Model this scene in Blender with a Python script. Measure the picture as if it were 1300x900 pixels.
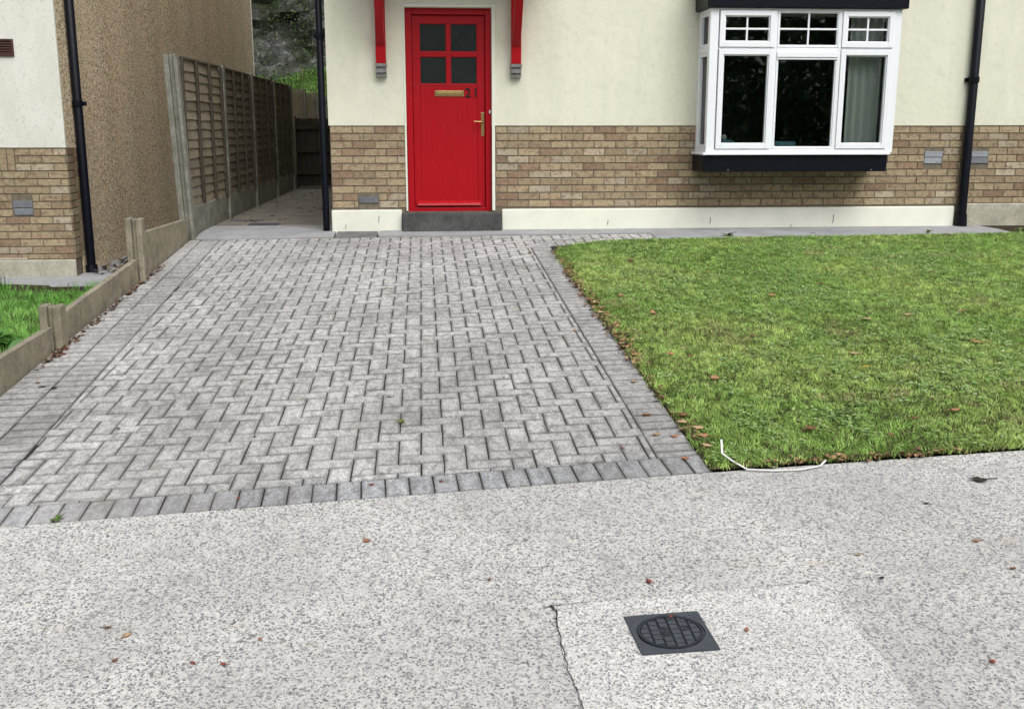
import bpy, bmesh, math, random
import numpy as np
from mathutils import Vector
random.seed(7); rng = np.random.default_rng(7)
S = bpy.context.scene
for o in list(bpy.data.objects): bpy.data.objects.remove(o)
COL = S.collection
R = math.radians

# ------------------------------------------------------------------ camera
EYE = 1.06; YAW = R(4.8); PITCH = math.atan(290 / 1330)
cd = bpy.data.cameras.new('camera'); cam = bpy.data.objects.new('camera', cd); COL.objects.link(cam)
cam.location = (0, 0, EYE); cam.rotation_euler = (math.pi / 2 - PITCH, 0, -YAW)
cd.sensor_fit = 'HORIZONTAL'; cd.sensor_width = 36; cd.lens = 36 * 1330 / 1300
cd.clip_start = 0.05; cd.clip_end = 500
S.camera = cam

# ------------------------------------------------------------------ sky, sun, exposure
SUN_EL, SUN_AZ = 54, 158          # azimuth measured from +Y clockwise: behind the camera, a little to the right
w = bpy.data.worlds.new('World'); S.world = w; w.use_nodes = True
nt = w.node_tree; bg = nt.nodes['Background']
sky = nt.nodes.new('ShaderNodeTexSky'); sky.sky_type = 'NISHITA'; sky.sun_disc = False
sky.sun_elevation = R(SUN_EL); sky.sun_rotation = R(SUN_AZ); sky.dust_density = 6; sky.air_density = 1.0; sky.ozone_density = 1.0
hs = nt.nodes.new('ShaderNodeHueSaturation'); hs.inputs['Saturation'].default_value = 0.22
nt.links.new(sky.outputs[0], hs.inputs['Color']); nt.links.new(hs.outputs[0], bg.inputs[0])
bg.inputs[1].default_value = 0.15
sl = bpy.data.lights.new('sun', 'SUN'); sl.energy = 1.5; sl.angle = R(50); sl.color = (1, 0.975, 0.94)
so = bpy.data.objects.new('sun', sl); COL.objects.link(so)
d = Vector((math.sin(R(SUN_AZ)) * math.cos(R(SUN_EL)), math.cos(R(SUN_AZ)) * math.cos(R(SUN_EL)), math.sin(R(SUN_EL))))
so.rotation_euler = d.to_track_quat('Z', 'Y').to_euler()
S.view_settings.view_transform = 'Standard'; S.view_settings.look = 'None'
S.view_settings.gamma = 1; S.view_settings.use_curve_mapping = False; S.view_settings.exposure = 0.06

YF = 10.95                        # the plane of the house fronts
def gz(X, Y):
    t = max(0.0, YF - Y)
    return -0.055 * t + (0.004 + 0.026 * min(1, t / 6.7)) * (X - 1) * (1 if t > 0 else 0) * min(1, t / .4)
def gz_np(X, Y):
    t = np.maximum(0, YF - Y)
    return -0.055 * t + (0.004 + 0.026 * np.minimum(1, t / 6.7)) * (X - 1) * np.minimum(1, t / .4)
def road_edge(X): return 4.075 + 0.052 * X - 0.004 * X * X * (1 if X > 0 else 0)
def left_z(X, Y): return -0.43 - 0.012 * max(0, 9.5 - Y)

# ------------------------------------------------------------------ mesh helpers
ORG = {}
class MB:
    def __init__(s): s.v = []; s.f = []; s.c = []; s.m = []
    def poly(s, pts, col=None, m=0):
        n = len(s.v); s.v += [tuple(p) for p in pts]; s.f.append(tuple(range(n, n + len(pts))))
        s.c += [col or (1, 1, 1)] * len(pts); s.m.append(m)
    def box(s, x0, x1, y0, y1, z0, z1, col=None, rot=0, m=0):
        n = len(s.v); P = [(x, y, z) for z in (z0, z1) for x, y in ((x0, y0), (x1, y0), (x1, y1), (x0, y1))]
        if rot:
            cx, cy = (x0 + x1) / 2, (y0 + y1) / 2; c, q = math.cos(rot), math.sin(rot)
            P = [(cx + (x - cx) * c - (y - cy) * q, cy + (x - cx) * q + (y - cy) * c, z) for x, y, z in P]
        s.v += P; s.c += [col or (1, 1, 1)] * 8
        for f in ((3, 2, 1, 0), (4, 5, 6, 7), (0, 1, 5, 4), (1, 2, 6, 5), (2, 3, 7, 6), (3, 0, 4, 7)):
            s.f.append(tuple(n + i for i in f)); s.m.append(m)
    def hexa(s, P, col=None, m=0):      # eight corners, bottom four then top four
        n = len(s.v); s.v += [tuple(p) for p in P]; s.c += [col or (1, 1, 1)] * 8
        for f in ((3, 2, 1, 0), (4, 5, 6, 7), (0, 1, 5, 4), (1, 2, 6, 5), (2, 3, 7, 6), (3, 0, 4, 7)):
            s.f.append(tuple(n + i for i in f)); s.m.append(m)
    def tube(s, pts, r, seg=12, col=None, cap=True):
        rr = r if isinstance(r, (list, tuple)) else [r] * len(pts)
        n0 = len(s.v); pts = [Vector(p) for p in pts]
        for i, p in enumerate(pts):
            t = (pts[min(i + 1, len(pts) - 1)] - pts[max(i - 1, 0)]).normalized()
            a = t.cross(Vector((0, 0, 1)) if abs(t.z) < .9 else Vector((1, 0, 0))).normalized(); b = t.cross(a)
            for k in range(seg):
                th = 2 * math.pi * k / seg
                s.v.append(tuple(p + (a * math.cos(th) + b * math.sin(th)) * rr[i])); s.c.append(col or (1, 1, 1))
        for i in range(len(pts) - 1):
            for k in range(seg):
                a = n0 + i * seg + k; b = n0 + i * seg + (k + 1) % seg
                s.f.append((a, b, b + seg, a + seg)); s.m.append(0)
        if cap:
            s.f.append(tuple(n0 + k for k in range(seg))[::-1]); s.m.append(0)
            e = n0 + (len(pts) - 1) * seg; s.f.append(tuple(e + k for k in range(seg))); s.m.append(0)
    def build(s, name, mat, parent=None, bevel=0, smooth=False, seg=2, solid=0):
        org = ORG.get(parent.name, (0, 0, 0)) if parent is not None else (0, 0, 0)
        me = bpy.data.meshes.new(name)
        me.from_pydata([(a - org[0], b - org[1], c - org[2]) for a, b, c in s.v], [], s.f)
        for m in (mat if isinstance(mat, (list, tuple)) else [mat]): me.materials.append(m)
        me.polygons.foreach_set('material_index', s.m)
        ca = me.color_attributes.new('Col', 'FLOAT_COLOR', 'POINT')
        arr = np.ones((len(s.v), 4), np.float32); arr[:, :3] = np.array(s.c, np.float32); ca.data.foreach_set('color', arr.ravel())
        if smooth: me.polygons.foreach_set('use_smooth', [True] * len(me.polygons))
        me.update()
        o = bpy.data.objects.new(name, me); COL.objects.link(o)
        if parent is not None: o.parent = parent; ORG[o.name] = org
        else: ORG[o.name] = (0, 0, 0)
        if solid:
            md = o.modifiers.new('solid', 'SOLIDIFY'); md.thickness = solid; md.offset = 0
        if bevel:
            md = o.modifiers.new('bevel', 'BEVEL'); md.width = bevel; md.segments = seg; md.limit_method = 'ANGLE'; md.angle_limit = R(40)
        return o
def box(name, mat, parent, *a, bevel=.003, **k):
    b = MB(); b.box(*a, **k); return b.build(name, mat, parent, bevel)
def tag(o, label=None, cat=None, group=None, kind=None):
    if label: o['label'] = label
    if cat: o['category'] = cat
    if group: o['group'] = group
    if kind: o['kind'] = kind
    return o
def thing(name, loc, label, cat, group=None):
    o = bpy.data.objects.new(name, None); COL.objects.link(o); o.location = loc; o.empty_display_size = .1
    ORG[o.name] = tuple(loc); return tag(o, label, cat, group)
def struct(name, mb, mat, **k): return tag(mb.build(name, mat, **k), kind='structure')
def vnoise(x, y, s, seed=0):
    x = np.asarray(x) * s; y = np.asarray(y) * s
    xi = np.floor(x).astype(np.int64); yi = np.floor(y).astype(np.int64); fx = x - xi; fy = y - yi
    fx = fx * fx * (3 - 2 * fx); fy = fy * fy * (3 - 2 * fy)
    def h(a, b):
        n = (a * 374761393 + b * 668265263 + seed * 974711) & 0x7fffffff
        n = ((n ^ (n >> 13)) * 1274126177) & 0x7fffffff
        return ((n ^ (n >> 16)) & 0xffff) / 65535.0
    return (h(xi, yi) * (1 - fx) + h(xi + 1, yi) * fx) * (1 - fy) + (h(xi, yi + 1) * (1 - fx) + h(xi + 1, yi + 1) * fx) * fy
def inpoly(x, y, poly):
    x = np.asarray(x); y = np.asarray(y); r = np.zeros(x.shape, bool); n = len(poly)
    for i in range(n):
        x0, y0 = poly[i]; x1, y1 = poly[(i + 1) % n]
        if y0 == y1: continue
        r ^= ((y0 > y) != (y1 > y)) & (x < (x1 - x0) * (y - y0) / (y1 - y0) + x0)
    return r

# ------------------------------------------------------------------ materials
class N:
    def __init__(s, name, rough=.8, spec=.3):
        s.m = bpy.data.materials.new(name); s.m.use_nodes = True; s.t = s.m.node_tree; s.b = s.t.nodes['Principled BSDF']
        s.b.inputs['Roughness'].default_value = rough; s.b.inputs['Specular IOR Level'].default_value = spec
        s.tc = s.t.nodes.new('ShaderNodeTexCoord').outputs['Object']
    def n(s, typ, **k):
        nd = s.t.nodes.new(typ)
        for a, v in k.items(): setattr(nd, a, v)
        return nd
    def put(s, sock, v):
        if hasattr(v, 'links') or isinstance(v, bpy.types.NodeSocket): s.t.links.new(v, sock)
        elif isinstance(v, (tuple, list)) and len(v) == 3 and sock.type == 'RGBA': sock.default_value = (*v, 1)
        else: sock.default_value = v
    def noise(s, scale, detail=4, rough=.55, vec=None, stretch=None, col=False, dist=0):
        v = vec or s.tc
        if stretch:
            mp = s.n('ShaderNodeMapping'); mp.inputs['Scale'].default_value = stretch; s.put(mp.inputs[0], v); v = mp.outputs[0]
        nd = s.n('ShaderNodeTexNoise'); s.put(nd.inputs['Vector'], v); nd.inputs['Scale'].default_value = scale
        nd.inputs['Detail'].default_value = detail; nd.inputs['Roughness'].default_value = rough; nd.inputs['Distortion'].default_value = dist
        return nd.outputs['Color' if col else 'Fac']
    def voro(s, scale, feature='F1', vec=None, rnd=1):
        nd = s.n('ShaderNodeTexVoronoi', feature=feature); s.put(nd.inputs['Vector'], vec or s.tc); nd.inputs['Scale'].default_value = scale
        nd.inputs['Randomness'].default_value = rnd; return nd
    def ramp(s, fac, stops, interp='LINEAR'):
        nd = s.n('ShaderNodeValToRGB'); nd.color_ramp.interpolation = interp; e = nd.color_ramp.elements
        while len(e) < len(stops): e.new(.5)
        for i, (p, c) in enumerate(stops):
            e[i].position = p; e[i].color = (*c, 1) if isinstance(c, (tuple, list)) else (c, c, c, 1)
        s.put(nd.inputs[0], fac); return nd.outputs[0]
    def mix(s, fac, a, b, mode='MIX'):
        nd = s.n('ShaderNodeMix', data_type='RGBA', blend_type=mode); s.put(nd.inputs[0], fac); s.put(nd.inputs[6], a); s.put(nd.inputs[7], b); return nd.outputs[2]
    def math(s, op, a, b=0.0, clamp=False):
        nd = s.n('ShaderNodeMath', operation=op, use_clamp=clamp); s.put(nd.inputs[0], a); s.put(nd.inputs[1], b); return nd.outputs[0]
    def shift(s, v):
        mp = s.n('ShaderNodeMapping'); mp.inputs['Location'].default_value = (v, v * .7, v * 1.3); s.put(mp.inputs[0], s.tc); return mp.outputs[0]
    def attr(s, name='Col'):
        nd = s.n('ShaderNodeAttribute'); nd.attribute_name = name; return nd.outputs['Color']
    def sep(s, v=None):
        nd = s.n('ShaderNodeSeparateXYZ'); s.put(nd.inputs[0], v or s.tc); return nd.outputs
    def bump(s, h, strength=.5, dist=.01, prev=None):
        nd = s.n('ShaderNodeBump'); nd.inputs['Strength'].default_value = strength; nd.inputs['Distance'].default_value = dist
        s.put(nd.inputs['Height'], h)
        if prev is not None: s.put(nd.inputs['Normal'], prev)
        s.put(s.b.inputs['Normal'], nd.outputs[0]); return nd.outputs[0]
    def base(s, c): s.put(s.b.inputs['Base Color'], c); return s
def simple(name, c, rough=.6, spec=.4, var=.25, scale=8, bump=0, bscale=60, metal=0, use_attr=False):
    k = N(name, rough, spec); c2 = tuple(x * (1 - var) for x in c)
    base = k.mix(k.ramp(k.noise(scale, 5), [(.35, 0), (.7, 1)]), c2, c)
    if use_attr: base = k.mix(1, base, k.attr(), 'MULTIPLY')
    k.base(base); k.b.inputs['Metallic'].default_value = metal
    k.put(k.b.inputs['Roughness'], k.math('ADD', k.math('MULTIPLY', k.noise(scale * 2.3, 3), .25), rough - .12))
    if bump: k.bump(k.noise(bscale, 4), bump, .004)
    return k.m

def mk_render():
    k = N('cream_render', .9, .2)
    st = k.noise(1.6, 5, .6, stretch=(3.2, 3.2, .55)); sp = k.noise(14, 5, .65)
    c = k.mix(k.ramp(st, [(.35, 0), (.72, 1)]), (.76, .755, .63), (.70, .70, .575))
    c = k.mix(k.ramp(sp, [(.52, 0), (.75, .5)]), c, (.60, .60, .48))
    k.base(c); n = k.bump(k.noise(150, 4, .75), .7, .004); k.bump(k.noise(4, 4, .6), .5, .02, n); return k.m
def mk_render_white():
    k = N('white_render', .9, .2)
    st = k.noise(1.5, 6, .65, stretch=(2, 2, .7)); sp = k.noise(38, 5, .7)
    c = k.mix(k.ramp(st, [(.4, 0), (.7, 1)]), (.74, .745, .68), (.64, .65, .57))
    c = k.mix(k.ramp(sp, [(.56, 0), (.70, .7)]), c, (.36, .40, .36))
    k.base(c); k.bump(k.noise(150, 4, .7), .5, .004); return k.m
def mk_brick():
    k = N('brick', .88, .2); a = k.attr()
    c = k.mix(.75, a, k.mix(k.ramp(k.noise(45, 5, .7, stretch=(.6, .6, 1.6)), [(.3, 0), (.7, 1)]), (.5, .48, .46), (1.3, 1.27, 1.2)), 'MULTIPLY')
    c = k.mix(k.ramp(k.noise(17, 4, .6), [(.52, 0), (.62, .62)]), c, (.19, .115, .08))
    k.base(c); k.bump(k.noise(220, 4, .7), .6, .004); return k.m
def mk_mortar(): return simple('mortar', (.215, .185, .14), .95, .1, .35, 20, .4, 160)
def mk_pebble():
    k = N('pebbledash', .9, .2); v = k.voro(68)
    h = k.sep()[2]
    r = k.n('ShaderNodeSeparateColor'); k.put(r.inputs[0], v.outputs['Color'])
    c = k.ramp(r.outputs[0], [(0, (.13, .10, .065)), (.22, (.42, .33, .21)), (.5, (.74, .58, .38)), (.78, (.88, .73, .52)), (1, (.92, .86, .72))])
    c = k.mix(k.math('MULTIPLY', k.ramp(v.outputs['Distance'], [(.5, 0), (.9, 1)]), .5), c, (.20, .155, .10))  # occlusion between the pebbles darkened into the colour
    c = k.mix(k.ramp(k.noise(.8, 5, .6), [(.35, 0), (.65, .2)]), c, (.60, .50, .38))
    c = k.mix(k.ramp(k.noise(30, 4), [(.35, .2), (.55, 0)]), c, (.16, .125, .085))
    k.base(c); k.bump(k.math('SUBTRACT', 1, v.outputs['Distance']), .4, .006); return k.m
def mk_paver():
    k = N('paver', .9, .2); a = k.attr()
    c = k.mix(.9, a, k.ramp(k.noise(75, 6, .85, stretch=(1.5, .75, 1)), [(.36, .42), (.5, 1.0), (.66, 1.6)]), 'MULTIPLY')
    c = k.mix(k.ramp(k.noise(210, 3, .7), [(.55, 0), (.64, .8)]), c, (.055, .055, .058))
    c = k.mix(k.ramp(k.noise(190, 3, .7, vec=k.shift(7)), [(.56, 0), (.64, .7)]), c, (.78, .77, .76))
    c = k.mix(k.ramp(k.noise(1.3, 6, .65, dist=.6), [(.40, 0), (.66, .5)]), c, (.16, .155, .15))
    c = k.mix(k.ramp(k.noise(15, 6, .75, stretch=(1.7, .8, 1), dist=.5), [(.45, 0), (.62, .66)]), c, (.13, .13, .128))
    c = k.mix(k.ramp(k.noise(.7, 4, .6, vec=k.shift(3)), [(.5, 0), (.75, .22)]), c, (.62, .61, .60))
    c = k.mix(k.ramp(k.noise(5, 5, .7, vec=k.shift(11)), [(.60, 0), (.74, .45)]), c, (.17, .18, .11))
    k.base(c); n = k.bump(k.noise(170, 4, .8), .7, .004); k.bump(k.noise(35, 3), .4, .005, n); return k.m
def mk_concrete(name, cement=(.70, .69, .67), dark=.32, scale=140, dirt=.46, cover=.80, tone=1):
    k = N(name, .88, .25)
    wv = k.n('ShaderNodeVectorMath', operation='ADD'); nz = k.n('ShaderNodeVectorMath', operation='SCALE')
    k.put(nz.inputs[0], k.noise(90, 2, col=True)); nz.inputs['Scale'].default_value = .012
    k.put(wv.inputs[0], k.tc); k.put(wv.inputs[1], nz.outputs[0])
    v = k.voro(scale, vec=wv.outputs[0]); r = k.n('ShaderNodeSeparateColor'); k.put(r.inputs[0], v.outputs['Color'])
    patch = k.noise(2.2, 4, .6)
    size = k.math('MULTIPLY', r.outputs[1], k.math('ADD', k.math('MULTIPLY', patch, .5), cover))
    mask = k.math('MULTIPLY', k.math('SUBTRACT', size, v.outputs['Distance']), 5, True)
    stone = k.ramp(r.outputs[0], [(0, (.10, .103, .108)), (.35, (.20, .203, .208)), (.7, (.34, .34, .335)), (1, (.55, .53, .50))])
    cem = k.mix(k.ramp(k.noise(60, 5, .7), [(.35, 0), (.65, 1)]), tuple(x * .72 for x in cement), cement)
    c = k.mix(mask, cem, stone)
    c = k.mix(k.ramp(k.noise(.8, 6, .62, dist=.4), [(.40, 0), (.70, dirt)]), c, (.24, .235, .235))
    c = k.mix(k.ramp(k.noise(3.4, 6, .68, dist=.8, vec=k.shift(5)), [(.52, 0), (.72, dirt * .9)]), c, (.27, .265, .26))
    c = k.mix(k.ramp(k.noise(4.2, 4, .6, stretch=(.7, 2.2, 1), vec=k.shift(13)), [(.66, 0), (.76, .38)]), c, (.40, .29, .18))
    c = k.mix(k.ramp(k.noise(420, 2), [(.62, 0), (.7, .6)]), c, (.09, .09, .09))
    c = k.mix(k.ramp(k.noise(26, 4, .7, vec=k.shift(21)), [(.70, 0), (.76, .7)]), c, (.13, .12, .11))
    k.base(c); n = k.bump(mask, .5, .004); k.bump(k.noise(300, 3, .7), .4, .002, n); return k.m
def mk_path():
    k = N('path_concrete', .9, .2)
    c = k.mix(k.ramp(k.noise(3, 6, .65), [(.35, 0), (.7, 1)]), (.36, .37, .385), (.24, .245, .255))
    c = k.mix(k.ramp(k.noise(240, 3, .7), [(.5, 0), (.68, .6)]), c, (.11, .11, .11))
    c = k.mix(k.ramp(k.noise(200, 2, .7), [(.6, 0), (.7, .4)]), c, (.5, .5, .49))
    k.base(c); k.bump(k.noise(220, 4, .7), .5, .003); return k.m
def mk_postconc(name='weathered_concrete', a=(.34, .305, .23), b=(.18, .165, .125)):
    k = N(name, .92, .2)
    c = k.mix(k.ramp(k.noise(7, 6, .7), [(.35, 0), (.68, 1)]), a, b)
    c = k.mix(k.ramp(k.noise(60, 5, .7), [(.52, 0), (.7, .6)]), c, (.07, .065, .045))
    c = k.mix(k.ramp(k.noise(90, 4, .7), [(.6, 0), (.72, .6)]), c, (.42, .39, .32))
    k.base(c); n = k.bump(k.noise(120, 5, .75), .8, .005); k.bump(k.noise(14, 3), .4, .01, n); return k.m
def mk_timber(name, a, b):
    k = N(name, .85, .2)
    g = k.noise(30, 5, .7, stretch=(.4, .15, 3.5))
    c = k.mix(k.ramp(g, [(.32, 0), (.7, 1)]), a, b)
    c = k.mix(1, c, k.attr(), 'MULTIPLY'); c = k.mix(k.ramp(k.noise(5, 5, .6), [(.5, 0), (.75, .5)]), c, (.05, .045, .03))
    k.base(c); k.bump(g, .5, .004); return k.m
def mk_paint(name, c, rough=.3, var=.12, grime=0):
    k = N(name, rough, .18 if c[0] < .02 else (.3 if c[1] < .01 else .5))
    col = k.mix(k.ramp(k.noise(6, 5, .6), [(.4, 0), (.75, 1)]), c, tuple(x * (1 - var) for x in c))
    if grime: col = k.mix(k.ramp(k.noise(40, 5, .7), [(.6, 0), (.8, grime)]), col, (.2, .2, .17))
    k.base(col); k.put(k.b.inputs['Roughness'], k.math('ADD', k.math('MULTIPLY', k.noise(20, 4), .2), rough - .08))
    return k.m
def mk_glass():
    k = N('window_glass'); t = k.t; out = t.nodes['Material Output']; t.nodes.remove(k.b)
    tr = k.n('ShaderNodeBsdfTransparent'); tr.inputs[0].default_value = (.86, .90, .88, 1)
    gl = k.n('ShaderNodeBsdfGlossy'); gl.inputs['Roughness'].default_value = .01
    fr = k.n('ShaderNodeFresnel'); fr.inputs[0].default_value = 1.5
    bp = k.n('ShaderNodeBump'); bp.inputs['Strength'].default_value = .04; bp.inputs['Distance'].default_value = .01
    t.links.new(k.noise(2.5, 2), bp.inputs['Height']); t.links.new(bp.outputs[0], gl.inputs['Normal'])
    mx = k.n('ShaderNodeMixShader'); t.links.new(k.math('ADD', fr.outputs[0], .02), mx.inputs[0])
    t.links.new(tr.outputs[0], mx.inputs[1]); t.links.new(gl.outputs[0], mx.inputs[2]); t.links.new(mx.outputs[0], out.inputs[0]); return k.m
def mk_leafmat(name, trans=.35, rough=.6, spec=.3, mult=1.0):
    k = N(name, rough, spec); t = k.t; a = k.attr()
    if mult != 1: a = k.mix(1, a, (mult,) * 3, 'MULTIPLY')
    k.base(a); tr = k.n('ShaderNodeBsdfTranslucent'); t.links.new(a, tr.inputs[0])
    mx = k.n('ShaderNodeMixShader'); mx.inputs[0].default_value = trans
    t.links.new(k.b.outputs[0], mx.inputs[1]); t.links.new(tr.outputs[0], mx.inputs[2]); t.links.new(mx.outputs[0], t.nodes['Material Output'].inputs[0]); return k.m
def mk_rock():
    k = N('rock', .92, .2)
    v = k.noise(2.6, 8, .72, dist=.8)
    c = k.ramp(v, [(.3, (.018, .02, .016)), (.46, (.07, .072, .065)), (.58, (.17, .175, .17)), (.75, (.50, .52, .54))])
    c = k.mix(k.ramp(k.noise(1.3, 6, .7), [(.48, 0), (.6, .85)]), c, (.03, .042, .014))
    k.base(c); k.bump(k.noise(5, 8, .7, dist=.6), 1, .15); return k.m

M = dict(render=mk_render(), wrender=mk_render_white(), brick=mk_brick(), mortar=mk_mortar(), pebble=mk_pebble(), paver=mk_paver(),
    concrete=mk_concrete('aggregate_concrete'), patch=mk_concrete('repair_concrete', (.76, .75, .73), scale=175, dirt=.22, cover=.66),
    path=mk_path(), slate_path=simple('dark_slab', (.20, .20, .205), .9, .2, .45, 6, .4, 120), alley=simple('alley_concrete', (.24, .22, .19), .9, .2, .35, 4, .4, 120),
    post=mk_postconc(), gpost=mk_postconc('grey_post_concrete', (.27, .265, .225), (.13, .13, .105)), slate=mk_postconc('step_stone', (.10, .105, .105), (.045, .048, .05)),
    timber=mk_timber('fence_timber', (.215, .185, .14), (.11, .092, .068)), ltimber=mk_timber('skylit_timber', (.50, .45, .36), (.32, .28, .21)), dtimber=mk_timber('dark_timber', (.045, .035, .025), (.02, .016, .012)),
    red=mk_paint('red_paint', (.40, .0015, .009), .38, .05), red2=mk_paint('red_gloss', (.38, .002, .008), .3, .05), white=mk_paint('white_upvc', (.84, .87, .92), .3, .02),
    black=mk_paint('black_fascia', (.0035, .0045, .010), .4, .2), pipe=mk_paint('black_pipe', (.0035, .0045, .010), .45, .2),
    glass=mk_glass(), dglass=mk_paint('obscured_glass', (.020, .026, .026), .22, .3), brass=simple('brass', (.52, .38, .16), .38, .5, .3, 40, metal=.8),
    cream=mk_paint('plinth_paint', (.78, .79, .69), .75, .08, .12), oldplinth=mk_postconc('unpainted_plinth', (.50, .48, .40), (.33, .32, .26)),
    iron=simple('cast_iron', (.052, .062, .078), .6, .5, .25, 30, .3, 300), dark_iron=simple('dark_iron', (.030, .035, .044), .7, .3, .3, 30), dark=simple('dark_joint', (.050, .046, .038), .95, .05, .4, 40, .3, 120),
    soil=simple('soil', (.055, .045, .028), .95, .1, .5, 25, .8, 80), vent=simple('brown_vent', (.075, .035, .028), .6, .3), bluebrick=simple('blue_grey_brick', (.20, .215, .24), .8, .2, .25, 40, .3, 150, use_attr=True),
    grass=mk_leafmat('grass', .35, .55, .3), leaf=mk_leafmat('dead_leaf', .15, .7, .2), ivy=mk_leafmat('ivy', .2, .5, .4), rock=mk_rock(),
    curtain=simple('curtain_cloth', (.9, .9, .88), .9, .1, .05, 20), wallp=simple('room_wall', (.22, .21, .19), .9, .1, .1), blue=simple('blue_cloth', (.22, .45, .6), .9, .1, .3, 20, .3, 80), toy=simple('white_plush', (.85, .82, .75), .95, .1, .2, 30, .5, 120),
    tile=simple('roof_tile', (.06, .055, .05), .8, .2, .4, 6, .4, 30), ground=simple('ground_earth', (.10, .11, .06), .95, .1, .4, 2, .5, 20), strap=simple('white_plastic', (.8, .8, .78), .4, .4, .08), grey=simple('grey_corbel', (.27, .26, .25), .7, .3, .3, 25), numeral=simple('black_numeral', (.012, .008, .01), .4, .4))
nt_ = M['vent']

# ------------------------------------------------------------------ ground
def sheet(mb, xs, ys, zf, off=0.0, keep=None, col=None):
    n = len(mb.v); idx = {}
    for j, y in enumerate(ys):
        for i, x in enumerate(xs):
            yy = y(x) if callable(y) else y
            mb.v.append((x, yy, zf(x, yy) + off)); mb.c.append(col or (1, 1, 1)); idx[i, j] = len(mb.v) - 1
    for j in range(len(ys) - 1):
        for i in range(len(xs) - 1):
            mb.f.append((idx[i, j], idx[i + 1, j], idx[i + 1, j + 1], idx[i, j + 1])); mb.m.append(0)
def lin(a, b, n): return [a + (b - a) * i / n for i in range(n + 1)]

g = MB(); g.poly([(-250, -250, -1.6), (250, -250, -1.6), (250, 250, -1.6), (-250, 250, -1.6)]); struct('ground', g, M['ground'])
def roadz(X, Y): return gz(max(-9, min(9, X)), max(-1, Y))
g = MB(); ys = [lambda x, t=t: -9 + (road_edge(max(-6, min(7, x))) + 9) * t for t in lin(0, 1, 40)]
sheet(g, lin(-14, 14, 60), ys, roadz); struct('road', g, M['concrete'], smooth=True)

# repair slab set into the road round the cover
pp = [(.387, 3.094), (.60, 3.108), (.804, 3.118), (1.05, 3.128), (1.257, 3.134), (1.302, 2.881), (1.30, 2.661), (1.295, 2.435), (1.30, 2.2), (.41, 2.2), (.406, 2.544), (.402, 2.615), (.391, 2.713), (.391, 2.817), (.389, 2.93), (.398, 3.058)]
g = MB(); n0 = []
ppf = []
for i in range(len(pp)):
    a, b = pp[i], pp[(i + 1) % len(pp)]
    for t in range(5): ppf.append((a[0] + (b[0] - a[0]) * t / 5 + random.uniform(-.004, .004), a[1] + (b[1] - a[1]) * t / 5 + random.uniform(-.003, .003)))
cx, cy = .85, 2.7
g.v.append((cx, cy, gz(cx, cy) + .004)); g.c.append((1, 1, 1))
for x, y in ppf: g.v.append((x, y, gz(x, y) + .004)); g.c.append((1, 1, 1))
for i in range(len(ppf)): g.f.append((0, 1 + (i + 1) % len(ppf), 1 + i)); g.m.append(0)
struct('road_patch', g, M['patch'])
def crack(pts, wds, off=.0065):
    g = MB(); P = []
    for i in range(len(pts) - 1):
        for t in range(6): P.append((pts[i][0] + (pts[i + 1][0] - pts[i][0]) * t / 6 + random.uniform(-.003, .003), pts[i][1] + (pts[i + 1][1] - pts[i][1]) * t / 6 + random.uniform(-.004, .004)))
    P.append(pts[-1]); n = len(P); wds = [q * .6 for q in wds]; L = []
    for i, p in enumerate(P):
        a = P[max(i - 1, 0)]; b = P[min(i + 1, n - 1)]; dx, dy = b[0] - a[0], b[1] - a[1]; q = math.hypot(dx, dy) or 1
        f = i / (n - 1) * (len(wds) - 1); k = min(int(f), len(wds) - 2); ww = (wds[k] + (wds[k + 1] - wds[k]) * (f - k)) * random.uniform(.45, 1.3)
        L.append(((p[0] - dy / q * ww, p[1] + dx / q * ww), (p[0] + dy / q * ww, p[1] - dx / q * ww)))
    for i in range(n - 1):
        q = [L[i][0], L[i][1], L[i + 1][1], L[i + 1][0]]; g.poly([(x, y, gz(x, y) + off) for x, y in q])
    struct('road_crack', g, M['dark'])
crack([(.385, 3.1), (.398, 3.058), (.389, 2.93), (.391, 2.817), (.391, 2.713), (.402, 2.615), (.406, 2.544), (.41, 2.3)], [.006, .0035, .003, .0015, .002, .0025])
crack([(.345, 3.082), (.384, 3.094), (.426, 3.099), (.52, 3.104), (.8, 3.120), (1.05, 3.130), (1.21, 3.138)], [.001, .008, .0035, .0010, .0007, .0009, .0016])
crack([(1.21, 3.15), (1.24, 3.132), (1.261, 3.142), (1.31, 3.137)], [.001, .0045, .002, .001])

# ------------------------------------------------------------------ driveway of block paving
def clip(poly, planes):                 # planes: (a,b,c) keep a*x+b*y<=c
    for a, b, c in planes:
        out = []
        for i in range(len(poly)):
            p, q = poly[i], poly[(i + 1) % len(poly)]; dp = a * p[0] + b * p[1] - c; dq = a * q[0] + b * q[1] - c
            if dp <= 0: out.append(p)
            if (dp < 0 < dq) or (dq < 0 < dp):
                t = dp / (dp - dq); out.append((p[0] + (q[0] - p[0]) * t, p[1] + (q[1] - p[1]) * t))
        poly = out
        if len(poly) < 3: return []
    return poly
def area(p): return .5 * sum(p[i][0] * p[(i + 1) % len(p)][1] - p[(i + 1) % len(p)][0] * p[i][1] for i in range(len(p)))
def inset(p, dd):
    n = len(p); out = []
    for i in range(n):
        a, b, c = p[i - 1], p[i], p[(i + 1) % n]
        e1 = Vector((b[0] - a[0], b[1] - a[1])); e2 = Vector((c[0] - b[0], c[1] - b[1]))
        if e1.length < 1e-5 or e2.length < 1e-5: out.append(b); continue
        e1.normalize(); e2.normalize(); n1 = Vector((-e1.y, e1.x)); n2 = Vector((-e2.y, e2.x)); k = 1 + n1.dot(n2)
        if k < .2: k = .2
        m = (n1 + n2) / k; out.append((b[0] + m.x * dd, b[1] + m.y * dd))
    return out
DR = MB()
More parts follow.
